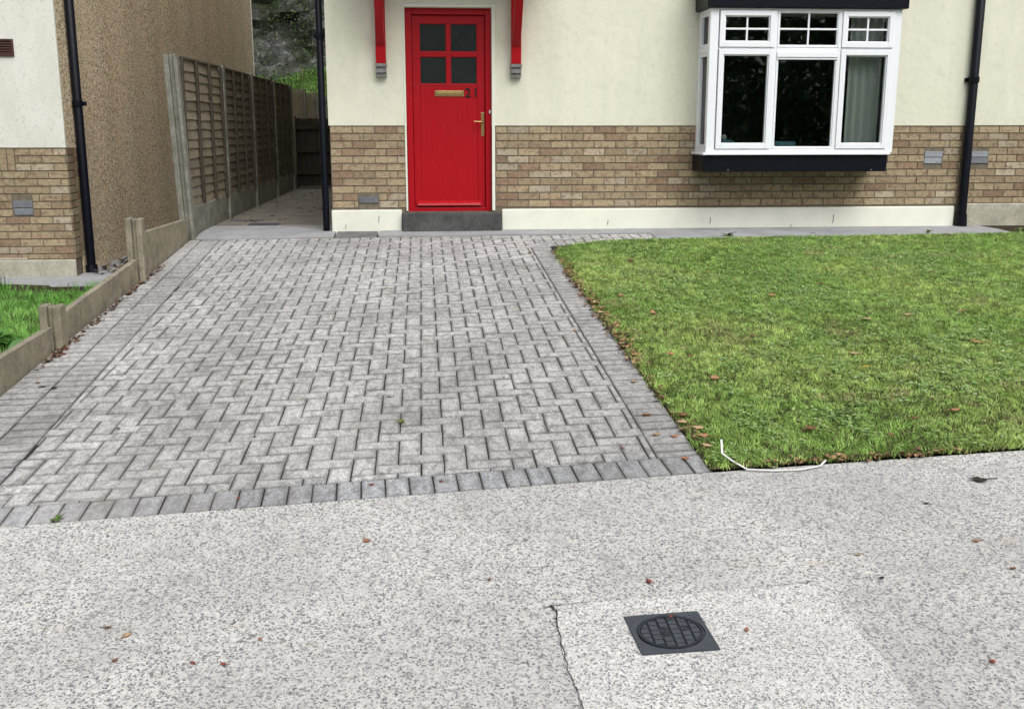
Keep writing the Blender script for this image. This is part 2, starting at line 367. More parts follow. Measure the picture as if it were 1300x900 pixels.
def paver(poly, col, gap=.0028):
    if len(poly) < 3: return
    q = []
    for p in poly:
        if not q or math.hypot(p[0] - q[-1][0], p[1] - q[-1][1]) > .004: q.append(p)
    if len(q) > 2 and math.hypot(q[0][0] - q[-1][0], q[0][1] - q[-1][1]) < .004: q.pop()
    poly = q
    if len(poly) < 3: return
    if area(poly) < 0: poly = poly[::-1]
    if area(poly) < .0007: return
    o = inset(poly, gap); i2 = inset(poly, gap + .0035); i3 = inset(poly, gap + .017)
    if area(o) < .0004 or area(i2) < .0002: return
    if area(i3) < .0004 or area(i3) > area(i2): i3 = [((p[0] + sum(q[0] for q in i2) / len(i2)) / 2, (p[1] + sum(q[1] for q in i2) / len(i2)) / 2) for p in i2]
    cx = sum(p[0] for p in o) / len(o); cy = sum(p[1] for p in o) / len(o)
    dz = max(-.0016, min(.002, random.gauss(0, .001))); tx, ty = [max(-.014, min(.014, random.gauss(0, .008))) for _ in '12']; a = random.gauss(0, .006); sx, sy = random.gauss(0, .0006), random.gauss(0, .0006)
    def T(p, h):
        x = cx + (p[0] - cx) - (p[1] - cy) * a + sx; y = cy + (p[1] - cy) + (p[0] - cx) * a + sy
        return (x, y, gz(x, y) + h + dz + tx * (p[0] - cx) + ty * (p[1] - cy))
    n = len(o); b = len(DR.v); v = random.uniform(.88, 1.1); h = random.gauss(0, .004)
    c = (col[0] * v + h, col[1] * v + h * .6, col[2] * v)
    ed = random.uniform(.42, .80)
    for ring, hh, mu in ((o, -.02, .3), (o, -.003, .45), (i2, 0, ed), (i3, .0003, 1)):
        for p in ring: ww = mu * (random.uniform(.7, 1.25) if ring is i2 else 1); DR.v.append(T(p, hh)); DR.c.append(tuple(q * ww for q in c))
    for k in range(n):
        j = (k + 1) % n
        DR.f.append((b + k, b + j, b + n + j, b + n + k)); DR.m.append(0)
        DR.f.append((b + n + k, b + n + j, b + 2 * n + j, b + 2 * n + k)); DR.m.append(0)
        DR.f.append((b + 2 * n + k, b + 2 * n + j, b + 3 * n + j, b + 3 * n + k)); DR.m.append(0)
    DR.f.append(tuple(b + 3 * n + k for k in range(n))); DR.m.append(0)
# lines:   left inner strip line, mid line, boards; road edge; inner front line
def line(p, q, left=True):              # keep the side to the right of p->q (x greater when p below q)
    a, b = q[1] - p[1], -(q[0] - p[0]); c = a * p[0] + b * p[1]
    return (-a, -b, -c)
E0, E1 = (-3.0, road_edge(-3.0)), (2.0, 4.179)
sl_ = (E1[1] - E0[1]) / (E1[0] - E0[0])
front = (sl_, -1, sl_ * E0[0] - E0[1])                  # y >= edge
q2 = math.sqrt(1 + sl_ * sl_)
front2 = (sl_, -1, sl_ * E0[0] - E0[1] - .2 * q2)
Lin = line((-1.82, 4.0), (-2.005, 10.55)); Lmid = line((-2.02, 4.0), (-2.19, 10.55)); Lbd = line((-2.305, 4.0), (-2.30, 10.6))
neg = lambda p: tuple(-x for x in p)
TOP = (0, 1, 10.56); RX = 1.005; OX = 1.195
HC = (.53, .525, .52); BC = (.37, .38, .40); SC = (.42, .42, .424)
u = .1; ox, oy = -.13, 4.821
for c_ in range(-24, 26):
    for r_ in range(-12, 62):
        k = (r_ - c_) % 4
        if k == 0: rc = (c_, r_, c_ + 2, r_ + 1)
        elif k == 1: rc = (c_, r_, c_ + 1, r_ + 2)
        else: continue
        x0, y0, x1, y1 = ox + rc[0] * u, oy + rc[1] * u, ox + rc[2] * u, oy + rc[3] * u
        if x1 < -2.2 or x0 > 2.4 or y1 < 4 or y0 > 10.6: continue
        P = [(x0, y0), (x1, y0), (x1, y1), (x0, y1)]
        com = [front2, Lin, TOP]
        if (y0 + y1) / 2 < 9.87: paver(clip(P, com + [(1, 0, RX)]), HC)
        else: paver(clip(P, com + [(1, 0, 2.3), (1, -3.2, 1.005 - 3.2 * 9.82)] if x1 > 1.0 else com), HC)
# right border: bricks laid across beside the lawn
y = 4.30
while y < 9.95:
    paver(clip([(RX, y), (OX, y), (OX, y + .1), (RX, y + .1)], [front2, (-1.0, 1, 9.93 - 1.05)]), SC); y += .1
# left strips
for (pa, pb, xa, xb) in ((Lmid, neg(Lin), -2.25, -1.8), (Lbd, neg(Lmid), -2.32, -2.0)):
    y = 4.0 + random.uniform(0, .05)
    while y < 10.6:
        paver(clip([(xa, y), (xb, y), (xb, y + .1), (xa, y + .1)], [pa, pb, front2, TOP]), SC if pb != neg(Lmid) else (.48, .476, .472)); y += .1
# soldier row along the road
x = -2.27; dx = 1 / q2; dy = sl_ / q2; s0 = (x, E0[1] + sl_ * (x - E0[0]))
n = int((OX + .02 - x) / (.1 * dx)) + 1
for i in range(n):
    a = (s0[0] + dx * .1 * i, s0[1] + dy * .1 * i); b = (a[0] + dx * .1, a[1] + dy * .1); nx, ny = -dy * .2, dx * .2
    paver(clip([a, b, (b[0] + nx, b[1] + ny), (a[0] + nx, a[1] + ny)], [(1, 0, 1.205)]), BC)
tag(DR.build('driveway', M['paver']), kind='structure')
g = MB(); sheet(g, lin(-2.3, 1.2, 20), [lambda x: road_edge(x) - .005] + lin(4.5, 10.62, 24), gz, -.0055); sheet(g, lin(1.2, 2.31, 8), lin(9.5, 10.62, 6), gz, -.0045); struct('driveway_bed', g, M['dark'])

# ------------------------------------------------------------------ paths and slabs
def slab(name, x0, x1, y0, y1, mat, h=.006, nx=8, ny=4):
    g = MB(); xs = lin(x0, x1, nx); ys = lin(y0, y1, ny); sheet(g, xs, ys, gz, h)
    n = len(xs)
    P = [(x, y0) for x in xs] + [(x1, y) for y in ys[1:]] + [(x, y1) for x in xs[::-1][1:]] + [(x0, y) for y in ys[::-1][1:]]
    for i in range(len(P) - 1):
        (a, b), (c, e) = P[i], P[i + 1]; g.poly([(a, b, gz(a, b) - .05), (c, e, gz(c, e) - .05), (c, e, gz(c, e) + h), (a, b, gz(a, b) + h)])
    return struct(name, g, mat)
slab('path', -.452, 2.3, 10.57, 10.95, M['path'], nx=12)
slab('path', 2.301, 5.98, 10.08, 10.95, M['path'], nx=16)
slab('path', -.882, -.474, 10.57, 10.95, M['slate_path'], .001)
slab('path', -2.26, -.902, 10.57, 11.55, M['path'], .006)
slab('alley_path', -2.26, -.90, 11.562, 24, M['alley'], .002, 6, 10)
slab('soil_bed', 5.99, 9, 10.05, 10.95, M['soil'], .004)
g = MB(); sheet(g, lin(-2.35, 6.1, 12), lin(10.4, 24.5, 8), gz, -.02); struct('path_bed', g, M['dark'])

# left plot, a little lower than the drive
g = MB(); xs = lin(-14, -2.33, 24); sheet(g, xs, [lambda x: road_edge(max(-6, x)) - .01] + lin(4.4, 10.3, 14), lambda x, y: left_z(x, y) + .02 * math.sin(x * 3 + y * 2) if y > 4.5 else left_z(x, y)); struct('left_lawn_soil', g, M['soil'], smooth=True)
g = MB(); sheet(g, lin(-14, -2.36, 10), lin(10.2, 25, 10), lambda x, y: -.435); struct('left_path', g, M['path'])

# ------------------------------------------------------------------ brickwork
def brick_col():
    r = random.random()
    if r < .60: c = (.385, .315, .21)
    elif r < .76: c = (.345, .275, .185)
    elif r < .90: c = (.30, .215, .15)
    else: c = (.44, .38, .29)
    v = random.uniform(.85, 1.12); return tuple(x * v for x in c)
def courses(mb, x0, x1, z0, z1, skip=(), y=YF, ph=0, top_anchor=True):
    n = int(math.ceil((z1 - z0) / .075)); 
    for i in range(n):
        zt = z1 - i * .075; zb = max(z0, zt - .075)
        off = (.1125 if i % 2 else 0) + ph
        x = x0 - off
        while x < x1:
            a, b = max(x0, x) + .0032, min(x1, x + .225) - .0032; x += .225
            segs = [(a, b)]
            for sx0, sx1, sz0, sz1 in skip:
                if zb + .01 < sz1 and zt - .01 > sz0:
                    ns = []
                    for p, q in segs:
                        if q <= sx0 or p >= sx1: ns.append((p, q)); continue
                        if p < sx0: ns.append((p, sx0 - .004))
                        if q > sx1: ns.append((sx1 + .004, q))
                    segs = ns
            for p, q in segs:
                if q - p < .012: continue
                dd = random.uniform(-.0015, .0015); h0, h1 = zb + .0035, zt - .0035
                if h1 - h0 < .01: continue
                c = brick_col(); yf = y - .006 + dd; e = .003
                mb.hexa([(p + e, yf, h0 + e), (q - e, yf, h0 + e), (q, y + .03, h0), (p, y + .03, h0), (p + e, yf, h1 - e), (q - e, yf, h1 - e), (q, y + .03, h1), (p, y + .03, h1)], c)
def cells(mb, xs, zs, holes, y0, y1):
    for i in range(len(xs) - 1):
        for j in range(len(zs) - 1):
            cx, cz = (xs[i] + xs[i + 1]) / 2, (zs[j] + zs[j + 1]) / 2
            if any(a < cx < b and c < cz < e for a, b, c, e in holes): continue
            mb.box(xs[i], xs[i + 1], y0, y1, zs[j], zs[j + 1])

# ------------------------------------------------------------------ the main house
H = thing('house', (2.4, YF, 0), 'cream rendered house with buff brick base, red front door and white bay window', 'house')
CL, CR = -.94, 5.735
DX0, DX1, DZ0, DZ1 = -.155, .711, .19, 2.21
BX0, BX1, BZ0, BZ1 = 2.90, 4.70, .82, 2.17
g = MB(); cells(g, [CL, DX0, DX1, BX0, BX1, CR], [1.062, BZ1, DZ1, 5.2], [(DX0, DX1, 1, DZ1), (BX0, BX1, 1, BZ1)], YF - .014, YF + .22)
g.build('wall', M['render'], H)
g = MB(); cells(g, [CL + .01, DX0, DX1, BX0, BX1, CR], [-.5, .19, BZ0, 1.06], [(DX0, DX1, .19, 3), (BX0, BX1, BZ0, 3)], YF, YF + .22)
g.build('mortar_bed', M['mortar'], H)
g = MB(); courses(g, CL + .01, CR, .218, 1.058, skip=[(DX0 - .002, DX1 + .035, 0, 3), (BX0, BX1, BZ0, 3), (-.665, -.455, .27, .36), (5.328, 5.527, .665, .80)])
for k in range(12):     # the brick return up the alley corner
    pass
g.build('brickwork', M['brick'], H)
g = MB(); g.box(CL, CL + .2, YF + .221, 22.3, -.5, 5.2); g.build('side_wall', M['render'], H)
g = MB(); g.box(CL + .201, CR, 22.1, 22.3, -.5, 5.2); g.box(CR - .2, CR, YF + .221, 22.09, -.5, 5.2); g.build('rear_wall', M['render'], H)
def roof(parent, x0, x1, z=5.2, y0=YF - .45, y1=22.7):
    g = MB(); ym = (y0 + y1) / 2; zr = z + 3.2
    for ya in (y0, y1):
        g.hexa([(x0, ya, z), (x1, ya, z), (x1, ym, zr), (x0, ym, zr), (x0, ya, z + .15), (x1, ya, z + .15), (x1, ym, zr + .15), (x0, ym, zr + .15)])
    return g.build('roof', M['tile'], parent)
roof(H, CL - .2, CR)
# painted plinth
def plinth(x0, x1, z0, z1, parent, mat, y=YF - .032, name='plinth'):
    g = MB(); g.box(x0, x1, y, YF - .001, z0, z1); return g.build(name, mat, parent, .012, seg=3)
plinth(CL, -.222, -.05, .216, H, M['cream']); plinth(.812, 5.70, -.05, .216, H, M['cream'])
g = MB()
for x, h, l in ((-.46, .12, .07), (1.925, .07, .05), (3.02, .08, .07), (4.36, .09, .09), (-.80, .05, .05), (3.9, .02, .03)):
    g = MB()
    for q in range(4): g.box(x - .004 + q * .0018, x + .0005 + q * .0018, YF - .036, YF - .0315, h - l / 2 + q * l / 4, h - l / 2 + (q + 1) * l / 4)
    g.build('plinth_crack', M['dark'], H)
# air bricks
def airbrick(parent, x0, x1, z0, z1, dark=1):
    g = MB(); v = dark; g.box(x0, x1, YF - .011, YF + .01, z0, z1, (v, v, v))
    return g.build('air_brick', M['bluebrick'], parent, .003)
airbrick(H, -.655, -.462, .285, .347, .8); airbrick(H, 5.33, 5.525, .735, .795, 1.6); airbrick(H, 5.325, 5.52, .668, .728, 1.75)
# doorstep
g = MB(); g.box(-.215, .805, YF - .115, YF + .05, -.04, .186); g.build('doorstep', M['slate'], H, .01, seg=3)
# door surround trim
g = MB(); g.box(DX1 + .001, DX1 + .032, YF - .028, YF + .04, .20, DZ1 + .033); g.box(DX0 - .02, DX0 - .001, YF - .022, YF + .04, .20, DZ1 + .033); g.box(DX0 - .001 + .0005, DX1 + .0005, YF - .026, YF + .04, DZ1 + .001, DZ1 + .032)
g.build('door_surround', M['cream'], H, .004)
# door (leaf is the part; frame, panes, furniture are sub-parts)
yd = YF + .085
g = MB(); lx0, lx1 = -.085, .648; lz0, lz1 = .235, 2.145
px = [-.010, .258, .301, .570]; pz = [1.476, 1.744, 1.792, 2.064]
cells(g, [lx0] + px + [lx1], [1.455] + pz + [lz1], [(px[0], px[1], pz[0], pz[1]), (px[2], px[3], pz[0], pz[1]), (px[0], px[1], pz[2], pz[3]), (px[2], px[3], pz[2], pz[3])], yd, yd + .045)
g.box(lx0, -.012, yd, yd + .045, lz0, 1.454); g.box(.574, lx1, yd, yd + .045, lz0, 1.454)
nb = 11; wb = .584 / nb
for i in range(nb): g.box(-.011 + i * wb + .0006, -.011 + (i + 1) * wb - .0006, yd + .003, yd + .045, lz0, 1.454)
g.box(-.011, .573, yd + .0045, yd + .04, lz0 + .001, 1.453)
door = g.build('door', M['red'], H, .0025)
g = MB(); g.box(DX0 + .001, lx0 - .004, YF + .045, YF + .16, DZ0 + .0, DZ1); g.box(lx1 + .004, DX1 - .001, YF + .045, YF + .16, DZ0, DZ1); g.box(lx0 - .0035, lx1 + .0035, YF + .045, YF + .16, lz1 + .004, DZ1); g.box(lx0 - .0035, lx1 + .0035, YF + .06, YF + .16, DZ0, lz0 - .004)
g.build('door_frame', M['red'], door, .004)
for a, b in ((0, 1), (2, 3)):
    for c, e in ((0, 1), (2, 3)):
        g = MB(); g.box(px[a], px[b], yd + .014, yd + .03, pz[c], pz[e]); g.build('glass_pane', M['dglass'], door)
        g = MB(); x0, x1, z0, z1 = px[a], px[b], pz[c], pz[e]; q = .005
        g.box(x0 + .0005, x1 - .0005, yd + .004, yd + .0135, z0 + .0005, z0 + q); g.box(x0 + .0005, x1 - .0005, yd + .004, yd + .0135, z1 - q, z1 - .0005); g.box(x0 + .0005, x0 + q, yd + .004, yd + .0135, z0 + q + .0005, z1 - q - .0005); g.box(x1 - q, x1 - .0005, yd + .004, yd + .0135, z0 + q + .0005, z1 - q - .0005)
        g.build('glazing_bead', M['red'], door)
g = MB(); g.hexa([(-.06, yd - .045, .25), (.60, yd - .045, .25), (.60, yd - .001, .25), (-.06, yd - .001, .25), (-.06, yd - .036, .275), (.60, yd - .036, .275), (.60, yd - .001, .30), (-.06, yd - .001, .30)]); g.build('weatherboard', M['red2'], door, .004)
g = MB(); g.box(.136, .434, yd - .006, yd - .0005, 1.352, 1.411); g.box(.152, .418, yd - .012, yd - .0065, 1.366, 1.397); g.build('letterbox', M['brass'], door, .003)
g = MB(); g.box(.606, .638, yd - .008, yd - .0005, .955, 1.194); g.tube([(.622, yd - .006, 1.10), (.622, yd - .045, 1.10), (.612, yd - .055, 1.10), (.53, yd - .055, 1.103)], [.009, .009, .009, .007], 10); g.build('handle', M['brass'], door, .002)
g = MB(); g.box(.687, .704, YF + .035, YF + .0445, 1.18, 1.215, None); g.build('lock_keep', M['strap'], door, .003)
for ch, x in (('2', .444), ('1', .522)):
    cu = bpy.data.curves.new('numeral', 'FONT'); cu.body = ch; cu.size = .125; cu.extrude = .002; cu.offset = .0015; cu.size = .128; cu.materials.append(M['numeral'])
    tmp = bpy.data.objects.new('tmp', cu); COL.objects.link(tmp); bpy.context.view_layer.update(); me = bpy.data.meshes.new_from_object(tmp.evaluated_get(bpy.context.evaluated_depsgraph_get())); bpy.data.objects.remove(tmp)
    o = bpy.data.objects.new('numeral', me); COL.objects.link(o); o.parent = door; hx, hy, hz = ORG[door.name]
    o.location = (x - hx, yd - .004 - hy, 1.347 - hz); o.rotation_euler = (math.pi / 2, 0, 0); o['label'] = 'black door number ' + ch
# canopy and its two red brackets
g = MB(); g.hexa([(-.75, YF - .85, 2.80), (1.32, YF - .85, 2.80), (1.32, YF - .02, 2.86), (-.75, YF - .02, 2.86), (-.75, YF - .85, 2.90), (1.32, YF - .85, 2.90), (1.32, YF - .02, 3.25), (-.75, YF - .02, 3.25)]); g.build('canopy', M['tile'], H, .01)
for x in (-.395, .955):
    g = MB(); w2 = .05
    g.box(x - w2, x + w2, YF - .105, YF - .015, 1.665, 2.799)
    P = []
    for i in range(11):
        t = i / 10; a = t * math.pi / 2
        P.append((YF - .106 - .60 * t ** .95, 1.83 + .86 * t ** 1.12))
    Q = [(ya, za) for ya, za in P] + [(ya + (.07 if k_ else .0), za - .0) for k_, (ya, za) in list(enumerate(P))[::-1] if k_]
    Q = P + [(ya + .085, za) for ya, za in P[:0:-1]]
    n0 = len(g.v); m_ = len(Q)
    for xx in (x - w2 * .8, x + w2 * .8):
        for ya, za in Q: g.v.append((xx, ya, za)); g.c.append((1, 1, 1))
    for i in range(m_): j = (i + 1) % m_; g.f.append((n0 + i, n0 + j, n0 + m_ + j, n0 + m_ + i)); g.m.append(0)
    for i in range(10):
        ia, ib = i, i + 1; ja = m_ - i if i else 0; jb = m_ - 1 - i
        for o_ in (0, m_): 
            f_ = [ia, ib, jb] + ([ja] if i else []); g.f.append(tuple(n0 + o_ + t for t in (f_ if o_ else f_[::-1]))); g.m.append(0)
    g.box(x - w2 * .95, x + w2 * .95, YF - .75, YF - .106, 2.72, 2.798)
    br = g.build('bracket', M['red2'], H, .005)
    g = MB(); g.box(x - .056, x + .056, YF - .115, YF - .015, 1.632, 1.664); g.box(x - .05, x + .05, YF - .095, YF - .015, 1.575, 1.631); g.box(x - .053, x + .053, YF - .075, YF - .015, 1.535, 1.574); g.build('corbel', M['grey'], br, .004)

# ------------------------------------------------------------------ bay window
FY = 10.50; X0, X1, Z0, Z1 = 2.83, 4.765, .795, 2.185
def rf(mb, x0, x1, z0, z1, wd, y0, y1, wt=None, wb=None):
    wt = wt or wd; wb = wb or wd
    mb.box(x0, x0 + wd, y0, y1, z0, z1); mb.box(x1 - wd, x1, y0, y1, z0, z1)
    mb.box(x0 + wd, x1 - wd, y0, y1, z0, z0 + wb); mb.box(x0 + wd, x1 - wd, y0, y1, z1 - wt, z1)
g = MB()
rf(g, X0, X1, Z0, Z1, .085, FY, FY + .07, .018, .035)
for a, b in ((3.482, 3.508), (4.137, 4.162)): g.box(a, b, FY + .003, FY + .067, Z0 + .0355, Z1 - .0185)
g.box(X0 + .0855, 3.4815, FY + .003, FY + .067, 1.795, 1.815); g.box(3.5085, 4.1365, FY + .003, FY + .067, 1.775, 1.815); g.box(4.1625, X1 - .0855, FY + .003, FY + .067, 1.795, 1.815)
for xa, xb in ((X0, X0 + .07), (X1 - .07, X1)):     # the two cheeks
    g.box(xa, xb, YF - .075, YF - .016, Z0, Z1)
    for za, zb in ((Z0, Z0 + .045), (1.77, 1.82), (Z1 - .03, Z1)): g.box(xa + .002, xb - .002, FY + .0705, YF - .0755, za, zb)
bay = g.build('bay_window', M['white'], H, .004)
def casement(x0, x1, z0, z1, wd, proud=.012, bars=False, wt=None):
    g = MB(); rf(g, x0, x1, z0, z1, wd, FY - proud, FY + .05, wt); iw = .010
    rf(g, x0 + wd + .0005, x1 - wd - .0005, z0 + wd + .0005, z1 - (wt or wd) - .0005, iw, FY + .008 - proud / 2, FY + .045)
    g.build('casement', M['white'], bay, .003)
    gx0, gx1, gz0, gz1 = x0 + wd + iw, x1 - wd - iw, z0 + wd + iw, z1 - (wt or wd) - iw
    g = MB(); g.box(gx0 - .002, gx1 + .002, FY + .022, FY + .028, gz0 - .002, gz1 + .002); g.build('glass_pane', M['glass'], bay)
    if bars:
        g = MB(); cx, cz = (gx0 + gx1) / 2, (gz0 + gz1) / 2
        g.box(cx - .009, cx + .009, FY + .010, FY + .0215, gz0, gz1); g.box(gx0, cx - .0095, FY + .010, FY + .0215, cz - .009, cz + .009); g.box(cx + .0095, gx1, FY + .010, FY + .0215, cz - .009, cz + .009)
        g.build('glazing_bar', M['white'], bay, .002)
casement(2.925, 3.480, 1.817, 2.163, .050, bars=True)
casement(4.164, 4.690, 1.817, 2.163, .050, bars=True)
casement(3.509, 4.136, 1.817, 2.166, .014, .0, True)
casement(2.925, 3.480, .834, 1.793, .048)
casement(4.164, 4.690, .834, 1.793, .048)
casement(3.509, 4.136, .832, 1.774, .014, .0)
g = MB(); g.box(3.512, 4.133, FY - .014, FY + .02, 1.722, 1.772); g.box(3.512, 4.133, FY - .006, FY + .02, 1.700, 1.719); g.build('trickle_vent', M['white'], bay, .004)
for xa in (X0 + .035, X1 - .041):
    for za, zb in ((Z0 + .046, 1.769), (1.821, Z1 - .031)):
        g = MB(); g.box(xa, xa + .006, FY + .071, YF - .076, za, zb); g.build('glass_pane', M['glass'], bay)
        g = MB(); s = xa - .03
        for a, b, c, e in ((FY + .0715, FY + .10, za, zb), (YF - .105, YF - .0765, za, zb), (FY + .1005, YF - .1055, za, za + .035), (FY + .1005, YF - .1055, zb - .035, zb)):
            g.box(xa - .028, xa - .002, a, b, c + .001, e - .001)
        g.build('side_frame', M['white'], bay, .002)
for z in (1.35, 2.0):
    pass
g = MB(); g.box(X0 - .045, X1 + .045, FY - .045, YF - .016, 2.188, 2.40); g.build('fascia', M['black'], bay, .006)
g = MB(); g.hexa([(X0 - .08, FY - .09, 2.402), (X1 + .08, FY - .09, 2.402), (X1 + .08, YF - .016, 2.402), (X0 - .08, YF - .016, 2.402), (X0 - .08, FY - .09, 2.43), (X1 + .08, FY - .09, 2.43), (X1 + .08, YF - .016, 2.75), (X0 - .08, YF - .016, 2.75)]); g.build('bay_roof', M['tile'], bay, .006)
g = MB(); g.box(X0 - .02, X1 - .045, FY - .0, YF - .01, .605, .772); g.build('base_panel', M['black'], bay, .008)
g = MB(); g.box(X0 - .035, X1 - .03, FY - .03, YF - .01, .773, .7945); g.build('sill', M['white'], bay, .005)
g = MB()
for xx in (3.06, 4.55): g = MB(); g.box(xx, xx + .016, FY - .004, FY - .0005, .618, .626); g.build('fixing', M['grey'], bay, .002)
# room behind the bay
g = MB()
g.box(1.9, 2.0, YF + .23, 14.6, .2, 2.5); g.box(5.45, 5.53, YF + .23, 14.6, .2, 2.5); g.box(1.9, 5.53, 14.61, 14.7, .2, 2.5)
g.box(1.9, 5.53, YF + .23, 14.7, .1, .199); g.box(1.9, 5.53, YF + .23, 14.7, 2.501, 2.6)
g.build('interior_wall', M['wallp'], H)
def curtain(x0, x1, y, z0, z1, label, n=9):
    g = MB(); m = 60; Pt = []
    for i in range(m + 1):
        t = i / m; Pt.append((x0 + (x1 - x0) * t, y + .022 * math.sin(t * n * 2 * math.pi) + .012 * math.sin(t * 5)))
    for i in range(m): 
        (a, b), (c, e) = Pt[i], Pt[i + 1]; n0 = len(g.v)
        g.poly([(a, b, z0), (c, e, z0), (c, e, z1), (a, b, z1)])
    bm = g.build('curtain', M['curtain'], None, smooth=False, solid=.004); tag(bm, label, 'curtain'); return bm
curtain(4.34, 4.67, 10.72, .84, 2.15, 'pale grey curtain gathered at the right end inside the white bay window', 4)

# downpipes are fixed to the houses
def pipe(parent, x, y, z0, z1, r, shoe=None, clips=()):
    g = MB(); pts = [(x, y, z1), (x, y, z0 + .06)]
    if shoe: pts += [(x + shoe[0] * .5, y + shoe[1] * .5, z0 + .02), (x + shoe[0], y + shoe[1], z0)]
    else: pts += [(x, y, z0)]
    g.tube(pts, r, 16); p = g.build('drainpipe', M['pipe'], parent, smooth=True)
    for z in clips:
        g = MB(); g.tube([(x, y, z), (x, y, z + .06)], r * 1.22, 16); g.box(x - r * 1.7, x + r * 1.7, y + r * .6, y + r * 1.0 + .01, z + .01, z + .05); g.build('pipe_clip', M['pipe'], p, .002)
    return p
pipe(H, -1.0, YF + .02, 0, 5.1, .034, clips=(1.9,))
pipe(H, 5.765, YF - .07, .02, 5.1, .045, clips=(1.50,))
g = MB(); g.tube([(5.765, YF - .07, .14), (5.765, YF - .07, .0)], [.055, .062], 14); g.build('pipe_collar', M['pipe'], H)

# the attached house on the right
A = thing('attached_house', (7.5, YF, 0), 'attached house beyond the black downpipe, with a stained unpainted plinth', 'house')
g = MB(); g.box(CR + .002, 11, YF - .012, YF + .22, 1.062, 5.2); g.build('wall', M['render'], A, .005)
g = MB(); g.box(CR + .002, 11, YF, YF + .22, -.5, 1.06); g.box(CR + .002, 11, YF + .23, 22.3, -.5, 5.19); g.build('mortar_bed', M['mortar'], A)
g = MB(); courses(g, CR + .004, 11, .245, 1.058, skip=[(5.853, 6.032, .665, .80)], ph=.06); g.build('brickwork', M['brick'], A)
airbrick(A, 5.85, 6.035, .735, .795, 1.6); airbrick(A, 5.85, 6.035, .668, .728, 1.1)
plinth(5.83, 11, -.05, .243, A, M['oldplinth'], YF - .03); roof(A, CR + .01, 11.2)

# the neighbouring house on the left
Nn = thing('neighbouring_house', (-6, YF, -.43), 'neighbouring house on the left with pebbledashed side wall and low brick front', 'house')
LX = -3.53; LT = .846
g = MB(); g.box(-10, LX, YF - .014, YF + .02, LT, 5); g.build('wall', M['wrender'], Nn, .005)
g = MB(); g.box(-10, LX - .006, YF, YF + .22, -.6, LT - .002); g.build('mortar_bed', M['mortar'], Nn)
g = MB(); xs = LX - .004
courses(g, LX - .50, xs, LT - .225, LT - .002, ph=.08)
courses(g, -10, xs, -.262, LT - .227, skip=[(-4.097, -3.903, .18, .335)], ph=.02)
x = LX - .502 - .075 * 86
while x < LX - .56:
    c = brick_col(); g.box(x + .005, x + .07, YF - .007, YF + .03, LT - .22, LT - .006, c); x += .075
g.build('brickwork', M['brick'], Nn)
# brick return down the side
g = MB(); n = int((LT + .26) / .075)
for i in range(n + 1):
    zt = LT - i * .075; zb = max(zt - .075, -.262)
    if zt - zb < .02: continue
    ya = YF + .002
    for (p, q) in (((0, .1), (.11, .33)) if i % 2 else ((0, .215), (.225, .33))):
        c = tuple(v * .75 for v in brick_col()); g.box(LX - .03, LX + .003 + random.uniform(0, .002), ya + p, ya + q, zb + .005, zt - .005, c)  # shade of the side face is in these brick colours
g.build('brick_return', M['brick'], Nn)
airbrick(Nn, -4.095, -3.905, .258, .325, 1.0); airbrick(Nn, -4.085, -3.905, .186, .252, 1.15)
plinth(-10, LX + .004, -.6, -.264, Nn, M['oldplinth'], YF - .03)
plinth(-10, -4.0, -.2635, -.245, Nn, M['oldplinth'], YF - .022)
g = MB(); sk = .0132
g.hexa([(LX - .3, YF + .221, -.6), (LX, YF + .221, -.6), (LX + sk * 11.4, 22.35, -.6), (LX - .3, 22.35, -.6), (LX - .3, YF + .221, 5), (LX, YF + .221, 5), (LX + sk * 11.4, 22.35, 5), (LX - .3, 22.35, 5)])
g.box(LX - .3, LX - .001, YF + .0205, YF + .2205, LT, 5); g.build('side_wall', M['pebble'], Nn)
g = MB(); g.box(LX + sk * 11.4 - .02, LX + sk * 11.4 + .012, 22.352, 22.38, -.6, 5.0); g.build('corner_bead', M['wrender'], Nn)
g = MB(); g.box(-10, LX - .31, 22.0, 22.34, -.6, 5); g.box(-10, -9.8, YF + .23, 21.9, -.6, 5); g.build('rear_wall', M['wrender'], Nn); roof(Nn, -10.2, LX + .35, 5.0)
pipe(Nn, LX + .055, YF + .30, -.40, 4.9, .044, clips=(1.25,))
g = MB(); g.tube([(LX + .055, YF + .30, -.36), (LX + .06, YF + .29, -.44)], [.06, .065], 12); g.build('pipe_gully', M['pipe'], Nn)
g = MB(); q = .14; vx, vz = -4.10, 1.72
rf(g, vx, vx + .165, vz, vz + .16, .018, YF - .032, YF - .013)
for i in range(5): g.hexa([(vx + .019, YF - .03, vz + .02 + i * .024), (vx + .146, YF - .03, vz + .02 + i * .024), (vx + .146, YF - .016, vz + .034 + i * .024), (vx + .019, YF - .016, vz + .034 + i * .024), (vx + .019, YF - .03, vz + .026 + i * .024), (vx + .146, YF - .03, vz + .026 + i * .024), (vx + .146, YF - .016, vz + .040 + i * .024), (vx + .019, YF - .016, vz + .040 + i * .024)])
g.box(vx + .0185, vx + .1465, YF - .0155, YF - .0142, vz + .0185, vz + .1415)
g.build('air_vent', M['vent'], Nn, .002)

